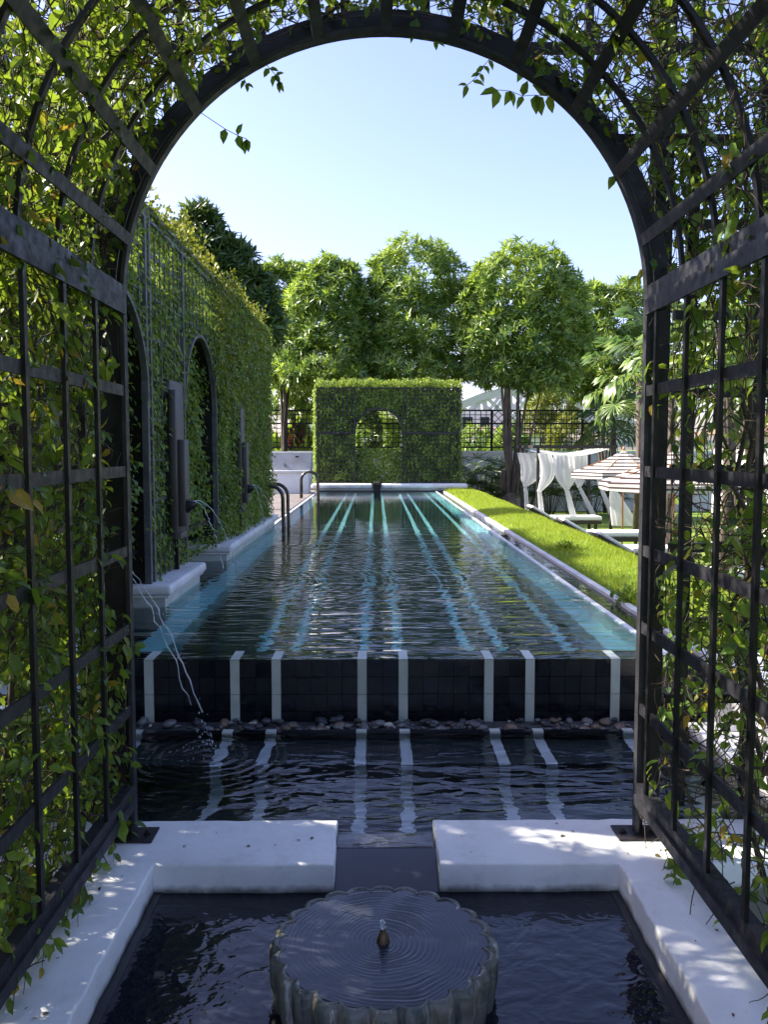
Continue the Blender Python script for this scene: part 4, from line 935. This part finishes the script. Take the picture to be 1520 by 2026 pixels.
# --- far ivy screen with arch
YS = 26.35; sc = thing('arched_trellis', 'grey square trellis frame with a central arch on the far hedge', 'trellis', (.3, YS, .5))
def XS(px): return float(P(px, 888, YS)[0])
def ZS_(py): return float(P(760, py, YS)[2])
xl, xr, za_, zt_ = XS(629), XS(907), .5, ZS_(768); xa, xb = XS(704), XS(796); zm = ZS_(857); xc = (xa + xb) / 2; Ra = (xb - xa) / 2; zar = ZS_(810) - Ra
for x in (xl, xa - .03, xb + .03, xr): bx('post', (x, YS, (za_ + zt_) / 2), (.045, .045, zt_ - za_), M_irong, sc)
bx('top_rail', ((xl + xr) / 2, YS, zt_), (xr - xl, .04, .04), M_irong, sc)
for a, b in ((xl, xa), (xb, xr)):
    bx('rail', ((a + b) / 2, YS - .01, zm), (b - a, .04, .06), M_irong, sc)
    bx('rail', ((a + b) / 2, YS - .01, .56), (b - a, .04, .04), M_irong, sc)
    n = round((b - a) / .125)
    for i in range(1, n): bx('bar', (a + (b - a) * i / n, YS - .005, (za_ + zt_) / 2), (.02, .015, zt_ - za_), M_irong, sc)
    z = .62
    while z < zt_: bx('bar', ((a + b) / 2, YS + .008, z), (b - a, .014, .018), M_irong, sc); z += .125
hoop('arch', YS - .03, Ra, .06, .05, M_irong, parent=sc, zc=zar, xc=xc, n=24)
n = 6
z = zar + .3
for i in range(6):
    x = xa + (xb - xa) * (i + .5) / 6; zb_ = zar + math.sqrt(max(Ra ** 2 - (x - xc) ** 2, 0)); bx('bar', (x, YS, (zb_ + zt_) / 2), (.02, .015, zt_ - zb_), M_irong, sc)
hs = thing('ivy_screen', 'clipped ivy hedge block with an arched window at the far end of the pool', 'hedge', (.3, 26.8, .4))
def hole(x, z): return (np.abs(x - xc) < Ra + .03) & ((z < zar) | ((x - xc) ** 2 + (z - zar) ** 2 < (Ra + .03) ** 2))
n = 26000; x = rng.uniform(xl - .03, xr + .05, n); z = rng.uniform(.42, zt_ + .02, n); y = YS + .062 + .05 * np.sin(x * 7) * np.cos(z * 8) + rng.normal(0, .03, n); k = ~hole(x, z); p = np.stack([x, y, z], 1)[k]
pr_ = [ivy_leaves(p, np.tile([0, -1., 0], (len(p), 1)), (.05, .085), None, None, None)]
for xx_, sg in ((xl - .05, -1.), (xr + .03, 1.)):
    n = 5500; p = np.stack([xx_ + rng.normal(0, .04, n), rng.uniform(YS, YS + .75, n), rng.uniform(.4, zt_, n)], 1); pr_.append(ivy_leaves(p, np.tile([sg, 0, 0], (n, 1)), (.05, .085), None, None, None))
n = 5000; p = np.stack([rng.uniform(xa - .1, xb + .1, n), YS + .45 + rng.normal(0, .08, n), rng.uniform(.4, 1.64, n)], 1); pr_.append(ivy_leaves(p, np.tile([0, -1., .2], (n, 1)), (.05, .085), None, None, None))
n = 3000; tt = rng.uniform(0, math.pi, n); p = np.stack([xc + (Ra + .09) * np.cos(tt), rng.uniform(YS + .05, YS + .75, n), zar + (Ra + .09) * np.sin(tt)], 1); pr_.append(ivy_leaves(p, -nrm(np.stack([np.cos(tt), 0 * tt, np.sin(tt)], 1)), (.05, .08), None, None, None))
joinleaf('foliage', pr_, M_ivyf, hs, kind='stuff')
n = 9000; p = np.stack([rng.uniform(xl - .1, xr + .12, n), rng.uniform(YS - .02, YS + .8, n), zt_ + .0 + .26 * rng.random(n) ** 3.2], 1)
p[:, 2] += .045 * np.sin(p[:, 0] * 5.3) * np.sin(p[:, 0] * 2.1 + p[:, 1] * 3) + .02 * np.sin(p[:, 0] * 17)
joinleaf('upper_foliage', [ivy_leaves(p, np.tile([0, 0, 1.], (n, 1)), (.05, .09), None, None, None, hang=-.6)], M_ivyf, hs, kind='stuff')
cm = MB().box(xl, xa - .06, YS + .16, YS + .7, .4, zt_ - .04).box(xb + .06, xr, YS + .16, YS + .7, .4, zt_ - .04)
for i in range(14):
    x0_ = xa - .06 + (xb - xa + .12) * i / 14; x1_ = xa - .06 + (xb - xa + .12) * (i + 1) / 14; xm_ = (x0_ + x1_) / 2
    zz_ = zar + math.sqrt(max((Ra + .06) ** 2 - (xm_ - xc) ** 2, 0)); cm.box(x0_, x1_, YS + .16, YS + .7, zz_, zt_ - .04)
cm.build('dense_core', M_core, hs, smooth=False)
span('rear_bed', -6, 9, 26.2, 31.94, -.72, .40, M_soil, kind='structure') if False else span('rear_bed', -6, 3.0, 26.2, 31.94, -.72, .38, M_soil, kind='structure')
# --- white counter with hood, left
ct = thing('outdoor_counter', 'white outdoor counter with a grey sloping hood at the far left end', 'counter', (-2.5, 24.3, .36))
rblock('counter_body', -3.10, -1.92, 23.9, 24.7, .362, .93, .01, M_house, ct); rblock('counter_top', -3.14, -1.88, 23.86, 24.74, .932, 1.0, .012, M_stone, ct)
prism('hood', [(24.02, 1.002), (24.25, 1.5), (24.6, 1.52), (24.6, 1.002)], -2.98, -1.86, M_grey, ct, axis='X')
span('handle', -2.28, -2.2, 23.95, 24.15, 1.36, 1.40, M_iron, ct); span('hood_seam', -2.6, -2.595, 24.05, 24.1, 1.1, 1.2, M_iron, ct)
# --- ladders
def ladder(y, label, d=.75):
    t = thing('pool_ladder', label, 'pool ladder', (-1.6, y, .36), 'bronze grab rails curving into the pool')
    for k in (0, 1):
        yy = y + k * d; pts = [(-1.93, yy, .36), (-1.93, yy, .75)]
        for a in np.linspace(180, 0, 11): pts.append((-1.72 + .21 * math.cos(math.radians(a)), yy, .82 + .20 * math.sin(math.radians(a))))
        pts += [(-1.51, yy, .6), (-1.50, yy, .3), (-1.50, yy, -.2)]
        tube('grab_rail', pts, .030, M_rail, t, 10)
    for z in (.05, -.15): span('tread', -1.56, -1.44, y, y + d, z, z + .03, M_rail, t)
ladder(13.55, 'nearer bronze ladder rails curving into the pool past the long plinth'); ladder(21.6, 'far bronze ladder rails beside the white counter', .25)
# ================================================================= TREES
def crown(lumps, n, size, T, mat, parent, leafn=8, spread=(.5, 1.25), inner=.26, name='crown', droop=.35):
    C_ = np.array([l[:3] for l in lumps]); Rr = np.array([l[3:6] for l in lumps]); wts = (Rr.prod(1)) ** .667; wts /= wts.sum(); ii = rng.choice(len(lumps), n, p=wts)
    d = nrm(rnd(n)); f = np.where(rng.random(n) < inner, rng.uniform(.4, .85, n), rng.uniform(.88, 1.06, n)); ang = np.sin(d[:, 0] * 6.3 + ii) * np.sin(d[:, 2] * 5.7 + 2 * ii) + .8 * np.sin(d[:, 1] * 7.1 + d[:, 0] * 5 + ii * 3) * np.sin(d[:, 2] * 9); f = f * (1 + .10 * ang); p = C_[ii] + d * Rr[ii] * f[:, None]
    dd = np.min(np.stack([np.linalg.norm((p - C_[k]) / Rr[k], axis=1) + (ii == k) * 9 for k in range(len(lumps))]), 0) if len(lumps) > 1 else np.full(n, 9.)
    keep = (dd > .80) & ((np.sin(p[:, 0] * 4.1) + np.sin(p[:, 2] * 4.7 + 1) + np.sin(p[:, 1] * 3.9)) > -1.55 + rng.normal(0, .3, n)); p = p[keep]; d = d[keep]; n = len(p)
    ax = nrm(d + np.array([0, 0, .55]) + rnd(n, .25)); a1 = nrm(np.cross(ax, rnd(n))); a2 = np.cross(ax, a1); Lp, Ld, Ln, Ls = [], [], [], []
    s0 = rng.uniform(*size, n)
    for k in range(leafn):
        ph = 2 * math.pi * k / leafn + rng.uniform(0, .6, n); th = rng.uniform(*spread, n)
        rad = a1 * np.cos(ph)[:, None] + a2 * np.sin(ph)[:, None]; dl = nrm(ax * np.cos(th)[:, None] + rad * np.sin(th)[:, None] + np.array([0, 0, -droop * .3]))
        Lp.append(p + rnd(n, .01)); Ld.append(dl); Ln.append(nrm(ax + rnd(n, .2))); Ls.append(s0 * rng.uniform(.8, 1.15, n))
    Lp, Ld, Ln, Ls = map(np.concatenate, (Lp, Ld, Ln, Ls))
    return leaves(name, Lp, Ld, Ln, Ls, T, mat, parent, kind='stuff')
def trunk(base, forks, r0, parent, mat=M_bark):
    mb = MB(); b = np.array(base, float)
    for f, r in forks:
        f = np.array(f, float); mid = b + (f - b) * .45 + np.array([rng.normal(0, .06), rng.normal(0, .06), .15]); pts = [b + (mid - b) * u for u in (0, .35, .7, 1)] + [mid + (f - mid) * u for u in (.35, .7, 1)]
        pts = [p + (rng.normal(0, .025, 3) if 0 < i < 6 else 0) for i, p in enumerate(pts)]
        mb.tube([tuple(p) for p in pts], [r * q for q in (1.15, 1, .9, .8, .65, .5, .3)], 9)
    return mb.build('trunk', mat, parent)
def lump(px, py, Y, rpx, rz=None, ry=None):
    c = P(px, py, Y); rpx = rpx * 1.1; rz = rz * 1.1 if rz else None; r = rpx / FP * Y; return (c[0], c[1], c[2], r, ry or r, (rz or rpx) / FP * Y)
def tree(label, lumps, base, n, size=(.19, .34), mat=M_tree, r0=.075, forks=None, name='broadleaf_tree', leafn=9, group='row of rounded trees behind the far wall', **k):
    t = thing(name, label, 'tree', base, group); crown(lumps, n, size, T_LN, mat, t, leafn, **k)
    fk = forks or [((l[0], l[1], l[2] - l[5] * .2), r0 * .8) for l in lumps[:4]]; trunk(base, fk, r0, t); return t
Yt = 30.0
tree('rounded tree with its crown straight above the middle of the far ivy screen', [lump(822, 560, Yt, 75), lump(780, 620, Yt, 62), lump(875, 625, Yt, 58), lump(825, 660, Yt, 85, 60), lump(890, 690, Yt, 50), lump(765, 690, Yt, 50), lump(820, 735, Yt, 95, 32), lump(825, 545, Yt, 50), lump(745, 615, Yt, 36), lump(903, 600, Yt, 34), lump(785, 560, Yt, 50), lump(865, 565, Yt, 50)],
     (float(P(822, 888, Yt)[0]), Yt, .38), 6200)
tree('lower rounded tree of the row between the dark tall tree and the central one', [lump(662, 590, Yt, 62), lump(620, 640, Yt, 62), lump(700, 650, Yt, 60), lump(655, 680, Yt, 80, 55), lump(590, 700, Yt, 45), lump(650, 735, Yt, 90, 34), lump(660, 565, Yt, 46), lump(625, 585, Yt, 42), lump(698, 590, Yt, 42)],
     (float(P(664, 888, Yt)[0]), Yt + .5, .38), 5800)
tree('light leafy tree filling the left end of the row', [lump(570, 600, Yt + 1, 45), lump(545, 570, Yt + 1, 35, 45), lump(590, 560, Yt + 1, 32), lump(560, 690, Yt + 1, 50, 60), lump(535, 650, Yt + 1, 40)],
     (float(P(560, 888, Yt + 1)[0]), Yt + 1.2, .38), 3600)
Y3 = 28.5
b3 = (float(P(1010, 888, Y3)[0]), Y3, -.72)
tree('big rounded tree with pale leaf tips and many bare stems beside the white canopy', [lump(1035, 580, Y3, 82), lump(985, 600, Y3, 62), lump(1090, 610, Y3, 65), lump(965, 670, Y3, 52, 45), lump(1045, 660, Y3, 85, 60), lump(1110, 680, Y3, 55), lump(1000, 720, Y3, 50, 36), lump(960, 725, Y3, 30), lump(1075, 740, Y3, 60, 35), lump(1035, 548, Y3, 50, 40), lump(985, 560, Y3, 46, 40), lump(1085, 562, Y3, 48, 40)],
     b3, 6600, forks=[(tuple(P(x, y, Y3)), r) for x, y, r in ((1000, 700, .11), (985, 690, .07), (1030, 680, .085), (1060, 690, .06), (1085, 720, .05), (1015, 640, .09))])
tb = MB().tube([(b3[0], Y3, -.75), (b3[0] + .03, Y3, -.3), (b3[0], Y3, .15)], [.26, .22, .17], 12).tube([tuple(P(1000, 975, Y3)), tuple(P(996, 950, Y3)), tuple(P(998, 930, Y3))], [.12, .10, .09], 10)
tr3 = [o for o in bpy.data.objects if o.name.startswith('broadleaf_tree')][-1]; tb.build('trunk_base', M_bark, tr3)
tree('tree at the right end of the row, partly behind the arch post', [lump(1190, 640, 31, 62), lump(1235, 620, 31, 50), lump(1165, 610, 31, 40), lump(1200, 700, 31, 65, 50), lump(1260, 680, 31, 50), lump(1150, 740, 31, 42), lump(1210, 760, 31, 45, 38)],
     (float(P(1200, 888, 31)[0]), 31, -.72), 4400)
tree('tall dark tree with drooping leaves behind the ivy wall', [lump(400, 470, 18, 36, 40), lump(395, 432, 18, 22), lump(425, 520, 18, 48), lump(380, 540, 18, 50), lump(470, 560, 18, 44), lump(500, 585, 18, 34), lump(440, 590, 18, 60), lump(510, 640, 18, 40), lump(478, 515, 18, 22)],
     (-4.2, 18.2, -.72), 1900, (.20, .34), M_treed, group=None, name='dark_tree')
tree('bushy tree behind the near end of the ivy wall, glimpsed through the vine', [(-4.6, 11.5, 4.2, 1.3, 1.2, 1.2), (-5.2, 10.3, 3.2, 1.5, 1.4, 1.4), (-4.4, 12.5, 3.2, .9, .9, 1.0), (-4.9, 9, 3.9, 1.2, 1.2, 1.2)], (-5.2, 11, -.72), 2600, (.2, .34), M_treed, group=None, name='bushy_tree')
tree('added shrubby tree shading the left side of the arbour from outside', [(-3.4, 3.6, 2.0, .9, 1.2, 1.6), (-3.6, 2.0, 2.2, .9, 1.2, 1.7), (-3.9, 3.0, .8, .9, 1.4, 1.2)], (-3.5, 3, -.55), 3200, (.12, .22), M_treed, group=None, name='added_shade_tree')  # added out of view, thickened to cut sun dapples on the left
tree('many stemmed small tree outside the right trellis', [(4.4, 7.6, 3.2, .9, .9, .7), (3.9, 8.2, 2.6, .7, .7, .5), (5.2, 8.2, 3.0, .9, .8, .8)], (3.6, 7.9, -.72), 700, (.12, .22), M_tree, r0=.06, group=None, name='small_tree',
     forks=[((4.3, 7.6, 3.0), .05), ((3.4, 8.2, 2.7), .04), ((4.9, 8.2, 3.0), .05), ((3.0, 7.8, 2.6), .03)])
# sunlit low tree behind the left fence, and lime leaf plant
tree('low sunlit shrub tree above the left piece of fence', [lump(585, 755, 33, 38, 32), lump(610, 785, 33, 26), lump(560, 790, 33, 30)], (float(P(585, 888, 33)[0]), 33, -.72), 700, (.16, .26), M_tree, group=None, name='low_tree')
tree('dark cone shaped shrub standing behind the arched window of the far screen', [lump(735, 838, 28.5, 15, 24), lump(734, 862, 28.5, 18, 24)], (float(P(735, 888, 28.5)[0]), 28.5, .38), 420, (.10, .18), M_treed, group=None, name='cone_shrub')
tree('olive bush beyond the fence seen in the arched window of the far screen', [lump(772, 850, 34, 22, 34), lump(800, 860, 34, 20, 30)], (float(P(772, 888, 34)[0]), 34, -.72), 500, (.14, .24), M_tree, group=None, name='olive_bush')
def leafplant(name, label, c, n, hgt, rad, size, mat, T=T_LN, group=None, up=.8, cat='plant'):
    c = np.array(c, float); t = thing(name, label, cat, tuple(c), group); q = rnd(n, .5); base = c + np.stack([q[:, 0] * rad, q[:, 1] * rad * .6, np.abs(q[:, 2]) * hgt], 1)
    D = nrm(np.stack([q[:, 0], q[:, 1], np.full(n, up)], 1) + rnd(n, .35)); leaves('foliage', base, D, nrm(rnd(n) + np.array([0, -.6, .6])), rng.uniform(*size, n), T, mat, t, kind='stuff')
    mb = MB()
    for k in range(5): mb.tube([tuple(c + np.array([rng.normal(0, rad * .2), 0, 0])), tuple(c + np.array([rng.normal(0, rad * .4), 0, hgt * .7]))], [.02, .01], 5)
    mb.build('stem', M_twig, t)
for i, (px, lab) in enumerate(((565, 'lime green broad leaved plant behind the left fence, left one'), (600, 'lime green broad leaved plant behind the left fence, right one'))):
    leafplant('banana_plant', lab, (float(P(px, 888, 33.5)[0]), 33.5, .3), 60, 1.9, .5, (.8, 1.3), M_lime, T_OV, 'broad leaved plants behind the left fence', up=1.6)
M_red = leaf_mat('dark_red_leaf', [(0.0, (.05, .01, .015)), (.5, (.08, .02, .02)), (.95, (.1, .03, .03))], (.2, .03, .03), .3)
leafplant('red_leaf_plant', 'dark red leaved plant between the lime green leaves behind the fence', (float(P(587, 888, 33.2)[0]), 33.2, 1.6), 60, .9, .35, (.25, .4), M_red, T_OV)
# lady palms along the wall: fingered leaves
def lady_palm(x, y, z, s, label):
    t = thing('lady_palm', label, 'palm shrub', (x, y, z), 'dark lady palms along the garden wall'); Lp, Ld, Ln, Ls = [], [], [], []; mb = MB()
    for k in range(26):
        a = random.uniform(0, 6.28); r = random.uniform(.1, .55) * s; h = random.uniform(.35, 1.25) * s; hub = np.array([x + r * math.cos(a), y + r * math.sin(a) * .6, z + h]); mb.tube([(x + r * .2 * math.cos(a), y, z), tuple(hub)], [.01, .006], 4)
        ax = nrm(np.array([math.cos(a) * .7, math.sin(a) * .7, .6]) + rng.normal(0, .2, 3)); sd = nrm(np.cross(ax, [0, 0, 1.])); 
        for j in range(8):
            t_ = -1.5 + 3 * j / 7; d = ax * math.cos(t_) + sd * math.sin(t_) + np.array([0, 0, -.25]); Lp.append(hub); Ld.append(d); Ln.append(np.cross(sd, ax) + rng.normal(0, .1, 3)); Ls.append(random.uniform(.25, .36) * s)
    leaves('fronds', np.array(Lp), np.array(Ld), np.array(Ln), np.array(Ls), T_ST, M_treed, t, kind='stuff'); mb.build('stems', M_twig, t)
for px, Y, lab in ((925, 30.6, 'lady palm against the wall next to the ivy screen'), (955, 30.2, 'second lady palm from the ivy screen'), (985, 30.7, 'lady palm just left of the big tree trunk'), (1045, 30.5, 'lady palm behind the left post of the canopy'), (1090, 30.4, 'lady palm between the first two canopy curtains'), (1130, 30.6, 'lady palm behind the middle canopy curtain'), (1175, 30.2, 'lady palm behind the right part of the canopy'), (1225, 29.0, 'lady palm behind the far umbrella pole')):
    lady_palm(float(P(px, 888, Y)[0]), Y, -.72, random.uniform(1.45, 1.75), lab)
# fan palms
def fan_palm(x, y, z0, hz, R, nf, label, petiole=.9, dirs=None):
    t = thing('fan_palm', label, 'palm', (x, y, z0), 'fan palms on the right'); tube('trunk', [(x, y, z0), (x + .04, y, (z0 + hz) / 2), (x, y, hz)], [.10, .085, .08], M_bark, t, 12)
    for k in range(nf):
        a = 2 * math.pi * k * .381966 * 1.0 + random.uniform(-.2, .2); el = 1.1 - 1.9 * k / nf; d = np.array([math.cos(a) * math.cos(el), math.sin(a) * math.cos(el), math.sin(el)])
        hub = np.array([x, y, hz]) + d * petiole * random.uniform(.8, 1.1) + np.array([0, 0, -.12]); f = MB(); f.tube([(x, y, hz), tuple((np.array([x, y, hz]) + hub) / 2 + np.array([0, 0, .06])), tuple(hub)], [.02, .015, .012], 5)
        ax = nrm(d + np.array([0, 0, -.25])); sd = nrm(np.cross(ax, [0, 0, 1.])); up = np.cross(sd, ax); ns = 22; Lp = []; Ld = []; Ln = []; Ls = []
        for j in range(ns):
            t_ = -2.0 + 4.0 * j / (ns - 1); Lp.append(hub); Ld.append(ax * math.cos(t_) + sd * math.sin(t_) + up * .12 * (j % 2) + rng.normal(0, .03, 3)); Ln.append(up); Ls.append(R * (1 - .25 * abs(t_) / 2.2) * random.uniform(.92, 1.05))
        Vv, Ff = leafgeo(np.array(Lp), np.array(Ld), np.array(Ln), np.array(Ls), PT); 
        fr = obj('frond', npmesh('frond', Vv, Ff, M_palm if random.random() > .02 else M_ylw), t); f.build('petiole', M_palm, fr)
PT = (np.array([(-.012, 0, 0), (.012, 0, 0), (-.030, .5, .0), (.030, .5, .0), (0, .5, -.015), (.0, .85, -.09), (0, 1, -.34)], float), np.array([(0, 1, 4), (0, 4, 2), (1, 3, 4), (2, 4, 5), (4, 3, 5), (2, 5, 6), (3, 6, 5)]))
q = P(1266, 745, 22); fan_palm(float(q[0]), 22, -.72, float(q[2]), .74, 13, 'fan palm with bright fronds above the striped umbrella', 1.0)
q = P(1330, 700, 17); fan_palm(float(q[0]), 17, -.72, float(q[2]), .8, 12, 'fan palm seen through the upper right trellis', .8)
q = P(1445, 740, 12); fan_palm(float(q[0]), 12, -.72, float(q[2]) + .3, .8, 12, 'thick trunked palm behind the right trellis bars', .7)
q = P(1215, 830, 28); fan_palm(float(q[0]), 28, -.72, float(q[2]), .8, 12, 'low fan palm with drooping fronds over the canopy roof', .6)
# shrubs right
for i, (x, y, lab) in enumerate(((8.2, 14, 'round clipped shrub on the lawn right of the loungers'), (7.9, 18, 'farther round shrub on the lawn behind the trellis'), (5.6, 8.4, 'near round shrub outside the right trellis'))):
    t = thing('round_shrub', lab, 'shrub', (x, y, -.72), 'round shrubs on the lawn'); crown([(x, y, -.2, .9, .8, .75), (x + .5, y + .3, -.3, .6, .6, .6)], 1300, (.06, .10), T_OV, M_ivyy, t, 5, name='foliage')
# ================================================================= BEYOND THE WALL
def house(name, label, x0, x1, y, z0, z1, mat, wins=(), roof=None, d=8):
    t = thing(name, label, 'building', ((x0 + x1) / 2, y, -.72)); span('wall', x0, x1, y, y + d, -.72, z1, mat, t)
    for (a, b, c, e) in wins:
        w_ = span('window', a, b, y - .06, y - .005, c, e, M_glassdark, t); span('frame', a - .08, b + .08, y - .1, y - .061, c - .1, c - .01, M_house, w_)
    if roof: prism('roof', [(y - .6, z1), (y + d / 2, z1 + roof), (y + d + .6, z1)], x0 - .5, x1 + .5, M_roof, t, axis='X', smooth=False)
    return t
Yb = 55.0
def Xb(px, Y=Yb): return float(P(px, 888, Y)[0])
def Zb(py, Y=Yb): return float(P(760, py, Y)[2])
house('white_building', 'pale flat building behind the fence right of the ivy screen', Xb(900, 60), Xb(1005, 60), 60, 0, Zb(812, 60), M_house, [(Xb(915, 60), Xb(935, 60), Zb(850, 60), Zb(825, 60)), (Xb(950, 60), Xb(968, 60), Zb(850, 60), Zb(825, 60))])
house('low_house', 'low house with brown tiled roof behind the fence', Xb(948), Xb(1100), Yb, 0, Zb(858), M_house, [(Xb(960), Xb(975), Zb(885), Zb(868)), (Xb(1020), Xb(1040), Zb(885), Zb(866)), (Xb(1070), Xb(1088), Zb(885), Zb(866))], roof=.5, d=6)
house('pale_house', 'pale house seen through the arch of the far screen', Xb(600), Xb(720), Yb + 2, 0, Zb(830), M_house, [(Xb(705), Xb(714), Zb(870), Zb(845))])
house('right_pavilion', 'long white pavilion behind the lawn, seen through the right trellis', 9.6, 18, 16.5, 0, 2.0, M_house, [(11, 12.2, .2, 1.3), (13.5, 15, .2, 1.3)], roof=.5, d=8)
for i, (px, py, Y, r, lab) in enumerate(((1090, 800, 48, 34, 'light green tree beyond the fence right of the big tree'), (940, 880, 50, 30, 'green bush showing under the fence by the ivy screen'), (740, 850, 40, 26, 'dark tree seen in the arch of the far screen'), (1130, 870, 44, 34, 'yellow green bush beyond the fence behind the canopy'), (1010, 872, 46, 26, 'bush beyond the diamond fence panel'))):
    tree(lab, [lump(px, py, Y, r, r * 1.1), lump(px - r * .6, py + r * .7, Y, r * .8), lump(px + r * .6, py + r * .7, Y, r * .8)], (float(P(px, 888, Y)[0]), Y, -.72), 420, (.28, .5), M_ivyy if i in (0, 3) else M_tree, group='trees beyond the fence', name='distant_tree')
# steel bridge
br = thing('steel_bridge', 'grey steel truss bridge, its colour paled for haze, rising beyond the garden fence', 'bridge', (25, 130, 0)); YB = 130
def pb(x, y): return tuple(P(x, y, YB))
top = [(700, 905), (780, 870), (860, 828), (910, 803), (960, 783), (1010, 771), (1060, 768), (1110, 775), (1160, 792), (1210, 815), (1270, 850)]
bot = [(700, 905), (780, 890), (860, 862), (910, 845), (960, 836), (1010, 832), (1060, 830), (1110, 832), (1160, 838), (1210, 850), (1270, 872)]
for dy in (0, 8):
    o_ = Vector((0, dy, 0))
    for L_, w_ in ((top, 1.1), (bot, .7)):
        for a, b in zip(L_, L_[1:]): beam('chord', Vector(pb(*a)) + o_, Vector(pb(*b)) + o_, .9, w_, M_steel, br)
    for k in range(1, len(top) - 1):
        beam('post', Vector(pb(*top[k])) + o_, Vector(pb(*bot[k])) + o_, .6, .6, M_steel, br)
        beam('brace', Vector(pb(*top[k])) + o_, Vector(pb(*bot[k + 1])) + o_, .5, .5, M_steel, br); beam('brace', Vector(pb(*bot[k])) + o_, Vector(pb(*top[k + 1])) + o_, .5, .5, M_steel, br)
dk = Vector(pb(650, 878)); beam('deck', (dk.x, YB + 4, dk.z), (dk.x + 60, YB + 4, dk.z), 8, 1.0, M_steel, br)
# ================================================================= SMALL LITTER
n = 70; q = []
while len(q) < n:
    s_ = random.choice((-1, 1))
    q.append((s_ * random.uniform(.25, 2.2), random.uniform(3.24, 3.58), .003) if random.random() < .5 else (s_ * random.uniform(.93, 1.22), random.uniform(1.4, 3.3), .003))
n2 = 60; q += [(random.uniform(-1.95, -1.72), random.choice((random.uniform(6.9, 8.15), random.uniform(9.8, 14))), .52) for _ in range(n2)]
q = np.array(q); n = len(q); a = rng.uniform(0, 6.3, n)
tag(leaves('fallen_leaves', q, np.stack([np.cos(a), np.sin(a), rng.uniform(0, .15, n)], 1), np.tile([0, 0, 1.], (n, 1)) + rnd(n, .2), rng.uniform(.006, .03, n) ** 1.0, T_OV, simple('dry_leaf', (0.06, 0.035, 0.015), (0.16, 0.12, 0.03), 0.8, 40)),
    'scattered small dry leaves on the white walls and plinths', 'leaves', kind='stuff')
